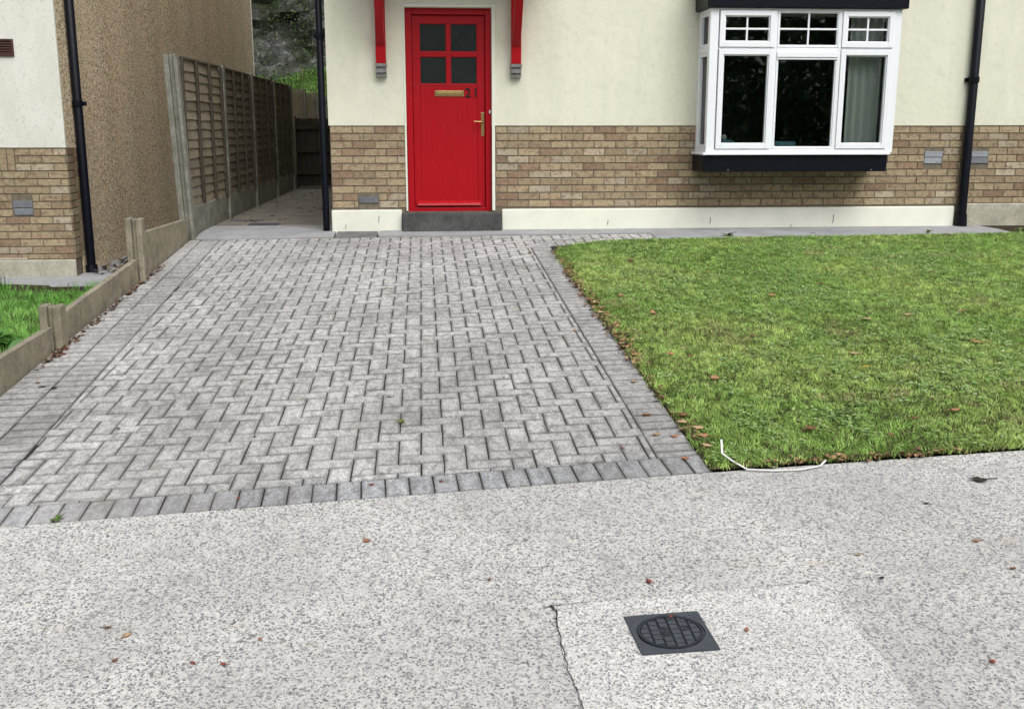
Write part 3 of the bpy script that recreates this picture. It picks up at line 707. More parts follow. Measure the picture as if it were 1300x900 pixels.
# ------------------------------------------------------------------ panel fence up the alley
F = thing('panel_fence', (-2.3, 10.6, 0), 'tall weathered timber panel fence with concrete posts running up the alley', 'fence')
def fx(y): return -2.30 + .0132 * (y - 10.63)
PY = [10.60 + 1.9 * i for i in range(8)]
for i, y in enumerate(PY):
    x = fx(y); zt = 1.725 - .003 * i; ln = .042 if i == 0 else .0; zb = gz(x, min(y, 10.94)) - .1
    g = MB()
    def P(dx, dy, z): return (x + dx - ln * max(0, z) * .9, y + dy, z)
    def seg(dx0, dx1, dy0, dy1, z0, z1):
        g.hexa([P(dx0, dy0, z0), P(dx1, dy0, z0), P(dx1, dy1, z0), P(dx0, dy1, z0), P(dx0, dy0, z1), P(dx1, dy0, z1), P(dx1, dy1, z1), P(dx0, dy1, z1)])
    seg(-.075, -.025, -.06, .06, zb, zt); seg(.02, .055, -.06, .06, zb, zt + .005); seg(-.0245, .0195, -.03, .03, zb, zt - .004)
    g.build('post', M['gpost'], F, .006)
for i in range(7):
    ya, yb = PY[i] + .062, PY[i + 1] - .062; x = (fx(ya) + fx(yb)) / 2 - .004; zt = 1.70 - .004 * i
    def T(y): return fx(y) - .004 - (.035 * (1 - (y - ya) / (yb - ya)) if i == 0 else 0) * .8
    g = MB(); g.hexa([(fx(ya) - .025, ya, -.12), (fx(ya) + .02, ya, -.12), (fx(yb) + .02, yb, -.12), (fx(yb) - .025, yb, -.12), (fx(ya) - .025, ya, .27), (fx(ya) + .02, ya, .27), (fx(yb) + .02, yb, .27), (fx(yb) - .025, yb, .27)]); g.build('gravel_board', M['gpost'], F, .005)
    g = MB()
    if i < 4:
        z = .272; k = 0
        while z < zt - .03:
            h = .115; c = random.uniform(.8, 1.3) * (1.25 if i == 0 else .8); c = (c, c, c * random.uniform(.94, 1.02)); m = 7  # nearest panel coloured as if lit, the others as if in shade
            for q in range(m):
                y0, y1 = ya + (yb - ya) * q / m, ya + (yb - ya) * (q + 1) / m
                w0 = .006 * math.sin(q * 1.3 + k * 2.1); w1 = .006 * math.sin((q + 1) * 1.3 + k * 2.1)
                tz = min(z + h, zt)
                g.hexa([(T(y0) + .008, y0, z + w0), (T(y0) + .018, y0, z + w0), (T(y1) + .018, y1, z + w1), (T(y1) + .008, y1, z + w1), (T(y0) - .006, y0, tz + .004), (T(y0) + .002, y0, tz + .004), (T(y1) + .002, y1, tz + .004), (T(y1) - .006, y1, tz + .004)], c)
            z += .094; k += 1
        pn = g.build('panel', M['timber'], F)
        for q, t in enumerate((.01, .34, .67, .99)):
            g = MB(); y = ya + (yb - ya) * t; c = random.uniform(.3, .5); pts = 8
            for s in range(pts):
                z0 = .27 + (zt - .27) * s / pts; z1 = .27 + (zt - .27) * (s + 1) / pts; o0 = .012 * math.sin(s * .9 + q * 2) * (i == 0); o1 = .012 * math.sin((s + 1) * .9 + q * 2) * (i == 0)
                X = T(y); g.hexa([(X + .024, y - .018 + o0, z0), (X + .05, y - .018 + o0, z0), (X + .05, y + .018 + o0, z0), (X + .024, y + .018 + o0, z0), (X + .024, y - .018 + o1, z1), (X + .05, y - .018 + o1, z1), (X + .05, y + .018 + o1, z1), (X + .024, y + .018 + o1, z1)], (c, c, c))
            g.build('batten', M['timber'], pn, .002)
        g = MB(); g.hexa([(T(ya) - .02, ya, zt), (T(ya) + .032, ya, zt), (T(yb) + .032, yb, zt), (T(yb) - .02, yb, zt), (T(ya) - .02, ya, zt + .02), (T(ya) + .032, ya, zt + .02), (T(yb) + .032, yb, zt + .02), (T(yb) - .02, yb, zt + .02)], (.8, .8, .8)); g.build('capping', M['timber'], pn, .003)
    else:
        y = ya
        while y < yb - .05:
            c = random.uniform(.8, 1.1); g.box(T(y) - .01, T(y) + .01, y, y + .085, .272, zt - .01, (c, c, c)); y += .13
        pn = g.build('panel', M['ltimber'], F, .002)  # open-yard light beyond the gate is put into this timber's colour
        for z in (.5, 1.5): g = MB(); g.box(T(ya) - .045, T(ya) - .012, ya, yb, z, z + .05, (.6, .6, .6)); g.build('rail', M['timber'], pn)

# dark timber gate across the alley
G = thing('alley_gate', (-1.6, 18.4, 0), 'low dark timber gate closing the far end of the alley', 'gate')
g = MB(); x = fx(18.4) + .07; k = 0
while x < -.98:
    c = random.uniform(.7, 1.2); g.box(x, x + .093, 18.39, 18.41, .05, 1.18 + random.uniform(-.01, .01), (c, c, c)); x += .097
g.build('board_panel', M['dtimber'], G, .002)
for z in (.25, .62, 1.0): g = MB(); g.box(fx(18.4) + .07, -.98, 18.355, 18.389, z, z + .08); g.build('rail', M['dtimber'], G, .003)
g = MB(); g.box(fx(18.4) + .058, fx(18.4) + .0695, 18.36, 18.44, 0, 1.22); g.build('gate_post', M['dtimber'], G)

# ------------------------------------------------------------------ low board edging along the drive
B = thing('board_edging', (-2.33, 7.5, -.3), 'low stepped concrete board edging with two short posts beside the paved drive', 'edging')
def bpost(x, y, zt, w_=.13, d_=.12):
    g = MB(); zb = gz(x, y) - .15
    g.box(x - .5 * w_, x - .018, y - d_ / 2, y + d_ / 2, zb, zt); g.box(x + .018, x + .5 * w_, y - d_ / 2, y + d_ / 2, zb, zt - .004); g.box(x - .0175, x + .0175, y - d_ / 2 + .03, y + d_ / 2 - .03, zb, zt - .006)
    g.build('post', M['post'], B, .008)
bpost(-2.325, 6.68, -.030); bpost(-2.325, 8.72, .335)
def board(y0, y1, za, zb, th=.045, x=-2.33):
    g = MB(); m = 8
    for i in range(m):
        a, b = y0 + (y1 - y0) * i / m, y0 + (y1 - y0) * (i + 1) / m; A_, B_ = za + (zb - za) * i / m, za + (zb - za) * (i + 1) / m
        g.hexa([(x - th / 2, a, gz(x, a) - .12), (x + th / 2, a, gz(x, a) - .12), (x + th / 2, b, gz(x, b) - .12), (x - th / 2, b, gz(x, b) - .12), (x - th / 2, a, A_), (x + th / 2, a, A_), (x + th / 2, b, B_), (x - th / 2, b, B_)])
    bm = g.build('board', M['post'], B)
    return bm
board(4.6, 6.60, -.20, -.160); board(6.76, 8.64, -.117, .006); board(8.80, 10.50, .20, .168)

# ------------------------------------------------------------------ manhole cover in the road
MC = Vector((.727, 2.884)); zc = gz(*MC)
D = thing('manhole_cover', (MC.x, MC.y, zc), 'small square black iron cover with a round gridded lid set in the road', 'manhole cover')
corn = [(.603, 2.992), (.838, 2.996), (.849, 2.773), (.616, 2.773)]
cx = sum(p[0] for p in corn) / 4; cy = sum(p[1] for p in corn) / 4; RL = .105
g = MB(); m = 48; h = .010
ring = [(cx + RL * math.cos(2 * math.pi * i / m), cy + RL * .93 * math.sin(2 * math.pi * i / m)) for i in range(m)]
def edgept(a):
    dx, dy = math.cos(a), math.sin(a); best = 9
    for i in range(4):
        (x0, y0), (x1, y1) = corn[i], corn[(i + 1) % 4]; ex, ey = x1 - x0, y1 - y0; dd = dx * ey - dy * ex
        if abs(dd) < 1e-9: continue
        t = ((x0 - cx) * ey - (y0 - cy) * ex) / dd; s = ((x0 - cx) * dy - (y0 - cy) * dx) / dd
        if t > 0 and -1e-6 <= s <= 1 + 1e-6: best = min(best, t)
    return (cx + dx * best, cy + dy * best)
angs = sorted([2 * math.pi * i / m for i in range(m)] + [math.atan2(p[1] - cy, p[0] - cx) % (2 * math.pi) for p in corn])
out = [edgept(a) for a in angs]; inn = [(cx + RL * math.cos(a), cy + RL * .93 * math.sin(a)) for a in angs]
n = len(angs); Z = lambda p, q: (p[0], p[1], gz(*p) + q)
for i in range(n):
    j = (i + 1) % n
    g.poly([Z(inn[i], h), Z(out[i], h), Z(out[j], h), Z(inn[j], h)]); g.poly([Z(out[i], h), Z(out[i], -.03), Z(out[j], -.03), Z(out[j], h)]); g.poly([Z(inn[j], h), Z(inn[j], 0), Z(inn[i], 0), Z(inn[i], h)])
g.poly([Z(p, .0045) for p in inn])
g.build('frame', M['iron'], D)
g = MB()
def disc(r, z0, z1):
    pts = [(cx + r * math.cos(2 * math.pi * i / m), cy + r * .93 * math.sin(2 * math.pi * i / m)) for i in range(m)]
    g.poly([Z(p, z1) for p in pts])
    for i in range(m): j = (i + 1) % m; g.poly([Z(pts[i], z0), Z(pts[j], z0), Z(pts[j], z1), Z(pts[i], z1)])
disc(.0985, .003, .0055)
def ringm(r0, r1, z0, z1):
    for i in range(m):
        a, b = 2 * math.pi * i / m, 2 * math.pi * (i + 1) / m
        q = lambda r, t: (cx + r * math.cos(t), cy + r * .93 * math.sin(t))
        g.poly([Z(q(r0, a), z1), Z(q(r1, a), z1), Z(q(r1, b), z1), Z(q(r0, b), z1)]); g.poly([Z(q(r1, a), z0), Z(q(r1, b), z0), Z(q(r1, b), z1), Z(q(r1, a), z1)]); g.poly([Z(q(r0, b), z0), Z(q(r0, a), z0), Z(q(r0, a), z1), Z(q(r0, b), z1)])
ringm(.0925, .0985, .0055, .012)
lid = g.build('lid', M['dark_iron'], D)
g = MB(); st = .031; cols = 6
for i in range(-3, 3):          # raised blocks in staggered columns
    for j in range(-5, 5):
        a0, a1 = i * st + .0035, (i + 1) * st - .0035; b0 = j * .029 + (.0 if i % 2 else .0145) + .003; b1 = b0 + .029 - .006
        if (i, j) in ((-1, 0), (-1, -1), (1, 0)): continue
        sc = lambda x, y: (cx + x, cy + y)
        P = clip([(a0, b0), (a1, b0), (a1, b1), (a0, b1)], [(math.cos(t), math.sin(t), .089) for t in [k * math.pi / 10 for k in range(20)]])
        if len(P) < 3 or abs(area(P)) < .00006: continue
        P = [(cx + x, cy + y * .93) for x, y in P]
        g.poly([Z(p, .011) for p in P])
        for k in range(len(P)): q = (k + 1) % len(P); g.poly([Z(P[k], .006), Z(P[q], .006), Z(P[q], .011), Z(P[k], .011)])
for (x, y, w_, h_) in ((-.02, .006, .008, .004), (-.022, -.008, .012, .004), (-.012, .014, .004, .01), (-.026, .0, .004, .01), (-.014, -.003, .004, .012), (.036, .008, .004, .012), (.046, .006, .004, .014), (.041, .012, .008, .003)):
    P = [(cx + x, cy + y), (cx + x + w_, cy + y), (cx + x + w_, cy + y + h_), (cx + x, cy + y + h_)]; g.poly([Z(p, .0105) for p in P])
    for k in range(4): q = (k + 1) % 4; g.poly([Z(P[k], .006), Z(P[q], .006), Z(P[q], .0105), Z(P[k], .0105)])
g.build('grip_pattern', M['iron'], lid)

# drain covers in the alley
for (x, y, w_, l_, lab) in ((-1.75, 11.72, .33, .17, 'dark flat drain cover in the alley mouth, the nearer of two'), (-2.0, 12.2, .42, .16, 'dusty grey drain cover in the alley, the farther of two')):
    T_ = thing('drain_cover', (x, y, .002), lab, 'drain cover', 'drain covers in the alley')
    g = MB(); rf_ = .012
    g.box(x - w_ / 2, x + w_ / 2, y - l_ / 2, y + l_ / 2, -.02, .006 if y > 12 else .008); g.build('frame', M['iron'] if y < 12 else M['alley'], T_, .002)
    g = MB()
    for k in range(5): g.box(x - w_ / 2 + .02, x + w_ / 2 - .02, y - l_ / 2 + .02 + k * (l_ - .04) / 5, y - l_ / 2 + .02 + k * (l_ - .04) / 5 + .012, .0085 if y < 12 else .0065, .013 if y < 12 else .009)
    g.build('grille', M['iron'], T_, .001)

# white plastic strap lying at the lawn corner
P = [(1.300, 4.37, .050), (1.270, 4.25, .034), (1.295, 4.175, .026), (1.34, 4.118, .010), (1.446, 4.094, .007), (1.56, 4.087, .007), (1.658, 4.113, .009), (1.695, 4.155, .014)]
g = MB(); sp = [Vector((x, y, gz(x, y) + h)) for x, y, h in P]
for i in range(len(sp) - 1):
    a, b = sp[i], sp[i + 1]; t = (b - a).normalized(); s = t.cross(Vector((0, 0, 1))).normalized() * .0045; upv = Vector((0, 0, .004))
    a = a - t * .001; b = b + t * .001
    g.hexa([a - s, a + s, b + s, b - s, a - s + upv, a + s + upv, b + s + upv, b - s + upv])
tag(g.build('plastic_strap', M['strap'], None, .001), 'thin white plastic strap lying bent at the front corner of the lawn', 'strap')

# ------------------------------------------------------------------ things on the bay sill
def blob(g, c, r, sq=(1, 1, 1), nu=14, nv=9, col=None, wob=.06):
    n0 = len(g.v)
    for j in range(nv + 1):
        ph = math.pi * j / nv
        for i in range(nu):
            th = 2 * math.pi * i / nu; q = r * (1 + wob * math.sin(3 * th + 2 * ph + c[0] * 50))
            g.v.append((c[0] + q * sq[0] * math.sin(ph) * math.cos(th), c[1] + q * sq[1] * math.sin(ph) * math.sin(th), c[2] + q * sq[2] * math.cos(ph))); g.c.append(col or (1, 1, 1))
    for j in range(nv):
        for i in range(nu):
            a, b = n0 + j * nu + i, n0 + j * nu + (i + 1) % nu; g.f.append((a, a + nu, b + nu, b)); g.m.append(0)
box('window_board', M['white'], H, X0 + .09, X1 - .09, FY + .075, YF + .35, .800, .828)
g = MB(); blob(g, (3.10, 10.66, .845), .10, (1.15, .7, .75)); tag(g.build('cushion', M['blue'], None, smooth=True), 'blue rounded cushion behind the left pane of the bay window', 'cushion')
g = MB(); blob(g, (3.06, 10.68, .945), .035, (1, .9, .8)); tag(g.build('soft_toy', M['toy'], None, smooth=True), 'small pale soft toy on the blue cushion behind the left pane', 'toy')
g = MB(); blob(g, (3.56, 10.63, .845), .032, (1, .9, .9)); blob(g, (3.56, 10.62, .885), .018); tag(g.build('soft_toy', M['toy'], None, smooth=True), 'white soft toy at the lower left corner of the middle pane', 'toy')
g = MB(); g.box(3.60, 3.92, 10.95, 11.2, .829, .90); tag(g.build('folded_blanket', M['blue'], None, .02), 'folded blue blanket on the window board behind the middle pane', 'blanket')
g = MB(); blob(g, (3.66, 11.05, .95), .05, (1, .9, .9)); tag(g.build('soft_toy', M['toy'], None, smooth=True), 'pale soft toy on the folded blanket behind the middle pane', 'toy')

# ------------------------------------------------------------------ lawn and plants
LAWN = [(1.195, 4.145), (1.19, 7), (1.175, 9.1), (1.19, 9.5), (1.24, 9.68), (1.36, 9.85), (1.55, 9.99), (1.78, 10.09), (2.05, 10.13), (2.5, 10.14), (5.9, 10.14), (6.2, 10.12), (9.5, 10.1), (9.5, road_edge(7) + .0), (5.5, road_edge(5.5)), (2.6, road_edge(2.6)), (1.6, 4.15)]
g = MB(); N_ = 40
xs = lin(1.19, 9.5, N_)
def top_y(x):
    P = LAWN[2:13]
    for i in range(len(P) - 1):
        if P[i][0] <= x <= P[i + 1][0] and P[i + 1][0] > P[i][0]: return P[i][1] + (P[i + 1][1] - P[i][1]) * (x - P[i][0]) / (P[i + 1][0] - P[i][0])
    return 9.5 if x < 1.2 else 10.1
xs = [1.19, 1.24, 1.3, 1.36, 1.45, 1.55, 1.66, 1.78, 1.9, 2.05] + lin(2.3, 9.5, 24)
ys = [lambda x, t=t: (road_edge(min(7, x)) + .002) + (top_y(x) - .0 - road_edge(min(7, x)) - .002) * t for t in lin(0, 1, 30)]
sheet(g, xs, ys, gz, .010); struct('lawn_soil', g, M['soil'], smooth=True)

def blades(name, x, y, z, hgt, wid, lean, col, mat, clump=9):
    n = len(x); th = rng.uniform(0, 2 * np.pi, n); cx_, sx_ = np.cos(th), np.sin(th); la = rng.uniform(0, 2 * np.pi, n)
    if clump is not None: la = vnoise(x, y, clump, 71) * 14 + rng.normal(0, .7, n)
    lx, ly = np.cos(la) * lean * hgt, np.sin(la) * lean * hgt
    V = np.zeros((n, 5, 3), np.float32)
    for k, (f, wf, b) in enumerate(((0, .5, 0), (0, -.5, 0), (.6, -.38, .35), (.6, .38, .35))):
        V[:, k, 0] = x + cx_ * wid * wf + lx * b; V[:, k, 1] = y + sx_ * wid * wf + ly * b; V[:, k, 2] = z + hgt * f
    V[:, 4, 0] = x + lx; V[:, 4, 1] = y + ly; V[:, 4, 2] = z + hgt * np.sqrt(np.maximum(.1, 1 - .5 * lean ** 2))
    me = bpy.data.meshes.new(name); me.vertices.add(n * 5); me.vertices.foreach_set('co', V.ravel())
    base = (np.arange(n) * 5)[:, None]; loops = np.concatenate([base + np.array([0, 1, 2, 3]), base + np.array([3, 2, 4])], 1).ravel()
    me.loops.add(len(loops)); me.loops.foreach_set('vertex_index', loops.astype(np.int32))
    starts = (np.arange(n)[:, None] * 7 + np.array([0, 4])).ravel(); tot = np.tile([4, 3], n)
    me.polygons.add(2 * n); me.polygons.foreach_set('loop_start', starts.astype(np.int32))
    me.materials.append(mat); ca = me.color_attributes.new('Col', 'FLOAT_COLOR', 'POINT')
    C = np.ones((n, 5, 4), np.float32); C[:, :, :3] = col[:, None, :]
    ca.data.foreach_set('color', C.ravel()); me.update(calc_edges=True); me.validate()
    o = bpy.data.objects.new(name, me); COL.objects.link(o); return o
def grass_cols(x, y, n, rich=1.0):
    p = vnoise(x, y, 1.1, 3) * .5 + vnoise(x, y, 3.3, 5) * .3 + vnoise(x, y, 11, 9) * .2
    g1 = np.array([.38, .57, .13]); g2 = np.array([.62, .74, .26]); g3 = np.array([.24, .45, .11])
    t = np.clip((p - .35) / .35 - np.clip((y - 8.6) / 3, 0, .45), 0, 1)[:, None]; c = g3 * (1 - t) + g2 * t; c = c * .5 + g1 * .5
    v = (rng.uniform(.55, 1.3, n) * (.72 + .62 * vnoise(x, y, 24, 13)))[:, None]; c = c * v
    dead = rng.random(n) < (.05 + .5 * np.clip((vnoise(x, y, 2.6, 21) * .6 + vnoise(x, y, 9, 22) * .4 - .66) * 5, 0, 1)); c[dead] = np.array([.52, .46, .25]) * rng.uniform(.6, 1.1, dead.sum())[:, None]
    return c.astype(np.float32) * rich
def scatter(n, x0, x1, y0, y1, poly=None, dens=None):
    x = rng.uniform(x0, x1, n); y = rng.uniform(y0, y1, n)
    if poly is not None: m = inpoly(x, y, poly); x, y = x[m], y[m]
    if dens is not None: m = rng.random(len(x)) < dens(x, y); x, y = x[m], y[m]
    return x, y
jit = [(a + 0, b + 0) for a, b in LAWN]
x, y = scatter(900000, 1.17, 9.4, 4.05, 10.6, jit, lambda x, y: np.where(x > 6.6, .2, 1) * np.clip(1.25 - (y - 4) / 13, .3, 1))
x = x + rng.normal(0, .012, len(x)); y = y + rng.normal(0, .012, len(y))
n = len(x); hg = rng.uniform(.010, .031, n) * (.55 + .4 * vnoise(x, y, 2.2, 2) + .5 * vnoise(x, y, 19, 12)); edge = (y < 4.6) | (x < 1.3); hg = hg * np.where(edge, 1.15, 1)
o = blades('lawn_grass', x, y, gz_np(x, y) + .008, hg, rng.uniform(.0022, .0050, n), rng.uniform(.5, 1.3, n), grass_cols(x, y, n), M['grass']); tag(o, 'short green lawn grass right of the driveway', 'grass', kind='stuff')
print('blades', n)
# clover and broad weeds in the lawn
def weeds(name, n, region, zf, size, cols, mat, dens=None, tilt=.5, label='', lift=(.01, .035)):
    x, y = region; n = len(x); L = rng.integers(2, 5, n); X = np.repeat(x, L); Y = np.repeat(y, L); m = len(X)
    th = rng.uniform(0, 2 * np.pi, m); s = rng.uniform(.6, 1.3, m) * size; tl = rng.uniform(-.2, tilt, m)
    X = X + np.cos(th) * s * .4; Y = Y + np.sin(th) * s * .4; Zz = zf(X, Y) + rng.uniform(lift[0], lift[1], m)
    shape = [(-.5, 0), (-.25, .32), (.15, .42), (.5, .12), (.5, -.12), (.15, -.42), (-.25, -.32)]
    V = np.zeros((m, 7, 3), np.float32)
    for k, (a, b) in enumerate(shape):
        V[:, k, 0] = X + (np.cos(th) * a * np.cos(tl) - np.sin(th) * b) * s; V[:, k, 1] = Y + (np.sin(th) * a * np.cos(tl) + np.cos(th) * b) * s; V[:, k, 2] = Zz + s * a * np.sin(tl) + abs(b) * s * .25
    me = bpy.data.meshes.new(name); me.vertices.add(m * 7); me.vertices.foreach_set('co', V.ravel()); me.loops.add(m * 7); me.loops.foreach_set('vertex_index', np.arange(m * 7, dtype=np.int32))
    me.polygons.add(m); me.polygons.foreach_set('loop_start', (np.arange(m) * 7).astype(np.int32)); me.materials.append(mat)
    C = np.ones((m, 7, 4), np.float32); ci = rng.integers(0, len(cols), m); C[:, :, :3] = (np.array(cols)[ci] * rng.uniform(.7, 1.25, m)[:, None])[:, None, :]
    ca = me.color_attributes.new('Col', 'FLOAT_COLOR', 'POINT'); ca.data.foreach_set('color', C.ravel()); me.update(calc_edges=True); me.validate()
    o = bpy.data.objects.new(name, me); COL.objects.link(o); tag(o, label, 'weeds', kind='stuff'); return o
reg = scatter(62000, 1.2, 7, 4.2, 10.5, jit, lambda x, y: np.clip((vnoise(x, y, 1.7, 33) * .45 + vnoise(x, y, 7, 35) * .55 - .47) * 4, .06, 1))
weeds('lawn_weeds', 0, reg, gz_np, .017, [(.26, .42, .12), (.36, .52, .20), (.20, .36, .10), (.46, .58, .32), (.32, .44, .14)], M['grass'], label='pale clover and broad leaved weeds among the lawn grass')

# leaf litter against the lawn edges and the boards
def litter_pts():
    X = []; Y = []
    def along(p, q, n, sp):
        t = rng.random(n); X.extend(p[0] + (q[0] - p[0]) * t + rng.normal(0, sp, n)); Y.extend(p[1] + (q[1] - p[1]) * t + rng.normal(0, sp, n))
    along((1.215, 4.3), (1.20, 9.6), 240, .022); along((1.22, 5.8), (1.20, 8.7), 380, .03); along((1.3, 4.17), (6, road_edge(6)), 110, .012); along((1.5, 4.155), (2.2, 4.17), 30, .012)
    return np.array(X), np.array(Y)
lx_, ly_ = litter_pts()
weeds('leaf_litter', 0, (lx_, ly_), gz_np, .023, [(.16, .10, .055), (.34, .20, .11), (.06, .045, .03), (.45, .27, .16)], M['leaf'], label='brown leaf crumbs along the lawn edges', tilt=.9, lift=(.008, .026))
lx_ = np.concatenate([np.full(130, -2.27) + np.abs(rng.normal(0, .018, 130)), rng.uniform(-3.4, -2.45, 260)]); ly_ = np.concatenate([rng.choice([6.5, 6.75, 7.4, 7.9, 8.5, 9.0], 130) + rng.normal(0, .18, 130), rng.uniform(11.0, 13.4, 260)])
weeds('leaf_litter', 0, (lx_[:130], ly_[:130]), gz_np, .022, [(.15, .085, .05), (.10, .06, .04), (.24, .15, .09)], M['leaf'], label='brown leaf crumbs at the foot of the low boards', tilt=.8, lift=(.004, .02))
weeds('leaf_litter', 0, (lx_[130:], ly_[130:]), lambda a, b: np.full(len(a), -.432), .05, [(.10, .07, .04), (.05, .045, .03), (.18, .11, .06)], M['leaf'], label='dark leaf litter in the gap behind the boards', tilt=.8, lift=(.004, .04))
lx_ = rng.uniform(-2.2, -1.0, 90); ly_ = rng.uniform(11.8, 18, 90)
weeds('leaf_litter', 0, (lx_, ly_), gz_np, .03, [(.08, .055, .04), (.14, .09, .05)], M['leaf'], label='scattered dark leaf scraps on the alley path', tilt=.6, lift=(.003, .012))

# left lawn: longer grass, dock and a tall tuft
lz = lambda x, y: -0.43 - 0.012 * np.maximum(0, 9.5 - y)
x, y = scatter(110000, -7.5, -2.37, 4.4, 10.15, None, lambda x, y: np.where((y > 9.7) & (vnoise(x, y, 3, 8) < .35 + (y - 9.7)), .1, 1) * np.where(x < -5.5, .3, 1) * np.where((x > -2.9) & (y > 9.6), .25, 1))
n = len(x); c = grass_cols(x, y, n, 1.0); c = c * np.array([.6, .9, .7])
o = blades('left_lawn_grass', x, y, lz(x, y), rng.uniform(.03, .09, n) * (.6 + .8 * vnoise(x, y, 2.5, 4)), rng.uniform(.003, .006, n), rng.uniform(.3, 1.1, n), c.astype(np.float32), M['grass']); tag(o, 'longer bright green grass in front of the neighbouring house', 'grass', kind='stuff')
x = rng.normal(-4.05, .07, 420); y = rng.normal(9.9, .05, 420)
o = blades('grass_tuft', x, y, lz(x, y), rng.uniform(.10, .26, 420), rng.uniform(.003, .006, 420), rng.uniform(.2, .9, 420), (np.array([.07, .15, .03]) * rng.uniform(.6, 1.3, 420)[:, None]).astype(np.float32), M['grass']); tag(o, 'tall dark grass tuft against the left house plinth', 'grass tuft')
def broad_leaf(g, root, ang, L, W, up, col, droop=.5, seg=7, lob=.12):
    pts = []
    for i in range(seg + 1):
        t = i / seg; r = L * t; z = up * L * (t - droop * t * t); wv = W * math.sin(math.pi * min(1, t * .92 + .06)) ** .7 * (1 + lob * math.sin(t * 22))
        if t < .15: wv *= .35
        pts.append((r, z, wv))
    ca, sa = math.cos(ang), math.sin(ang); n0 = len(g.v)
    for r, z, wv in pts:
        for s, dz in ((-1, .35), (0, 0), (1, .35)):
            g.v.append((root[0] + ca * r - sa * wv * s, root[1] + sa * r + ca * wv * s, root[2] + z + abs(s) * dz * wv)); g.c.append(tuple(c * random.uniform(.92, 1.08) for c in col))
    for i in range(seg):
        for k in (0, 1): a = n0 + i * 3 + k; g.f.append((a, a + 1, a + 4, a + 3)); g.m.append(0)
def dock(x, y, n, L, label, col=(.07, .16, .035), z=None, cat='plant', name='dock_plant'):
    z = float(lz(x, y)) if z is None else z; g = MB(); sp_ = L * .06 if L < .12 else L * .35
    for i in range(n):
        v = random.uniform(.7, 1.4); broad_leaf(g, (x + random.gauss(0, sp_), y + random.gauss(0, sp_), z), random.uniform(0, 6.28), L * random.uniform(.6, 1.15), L * random.uniform(.16, .26), random.uniform(.5, 1.4), tuple(c * v for c in col), random.uniform(.4, .75))
    o = g.build(name, M['grass'], None, smooth=True); return tag(o, label, cat)
dock(-2.78, 6.95, 46, .15, 'broad leaved dock plant behind the low concrete post', (.10, .21, .07)); dock(-3.05, 7.55, 44, .17, 'bright broad leaved weed at the far left of the neighbouring grass', (.10, .25, .05)); dock(-2.58, 6.40, 26, .12, 'pale leafy weed nearest the front low board', (.15, .25, .12))
dock(-1.46, 4.02, 8, .035, 'tiny green weed growing at the joint of drive and road', (.12, .2, .05), gz(-1.46, 4.02) - .002, 'weed', 'joint_weed')
dock(-.13, 4.97, 6, .035, 'tiny yellow green weed in a paving joint in mid drive', (.25, .27, .07), gz(-.13, 4.97) - .002, 'weed', 'joint_weed')
for x, y, s in ((3.02, 10.25, .1), (5.1, 10.27, .07), (6.1, 10.3, .09)):
    dock(x, y, 6, s, {3.02: 'small weed at the path edge under the bay window left side', 5.1: 'small weed at the path edge right of the bay window', 6.1: 'small weed beside the soil right of the downpipe'}[x], (.10, .15, .05), gz(x, y), 'weed', 'path_weed')

# ------------------------------------------------------------------ fallen leaves
def leaf_obj(x, y, s, col, label, group, off=.006, kind=None, z=None):
    k = kind if kind is not None else random.randrange(3); g = MB()
    if k == 0: R0 = [1, .45, .8, .42, .72, .5, .5, .38, .5, .5, .72, .42, .8, .45]
    elif k == 1: R0 = [1, .8, .55, .42, .38, .36, .4, .45, .4, .36, .38, .42, .55, .8]
    else: R0 = [.9, .6, .75, .5, .62, .45, .42, .35, .42, .45, .62, .5, .75, .6]
    a0 = random.uniform(0, 6.28); n = len(R0); curl = random.uniform(.15, .55); ax = random.uniform(0, 3.14)
    zz = (gz(x, y) if z is None else z) + off
    def pt(r, a):
        px_, py_ = r * math.cos(a), r * math.sin(a); q = px_ * math.cos(ax) + py_ * math.sin(ax)
        return (x + px_, y + py_, zz + curl * q * q / s * 1.3 + .05 * r * math.sin(5 * a))
    g.v.append(pt(0, 0)); g.c.append(col)
    for ring in (.55, 1):
        for i in range(n):
            r = s * .5 * (R0[i] * ring if ring == 1 else .4 + .15 * R0[i]); g.v.append(pt(r, a0 + 2 * math.pi * i / n)); v = random.uniform(.75, 1.2); g.c.append(tuple(c * v for c in col))
    for i in range(n):
        j = (i + 1) % n; g.f.append((0, 1 + i, 1 + j)); g.m.append(0); g.f.append((1 + i, 1 + n + i, 1 + n + j, 1 + j)); g.m.append(0)
    # stalk
    a = a0 + math.pi; p0 = Vector(pt(s * .2, a)); p1 = Vector(pt(s * .75, a)); p1.z = zz + .002
    g.tube([p0, (p0 + p1) / 2 + Vector((0, 0, .001)), p1], s * .012 + .0004, 5, tuple(c * .6 for c in col))
    o = g.build('fallen_leaf', M['leaf'], None, smooth=True, solid=.0007); tag(o, label, 'leaf', group); return o
OR = (.40, .20, .11); BR = (.20, .10, .055); TN = (.48, .33, .20); DK = (.045, .035, .028); RD = (.28, .07, .045); YL = (.50, .33, .05); YG = (.42, .45, .2)
gr = 'fallen leaves on the road'
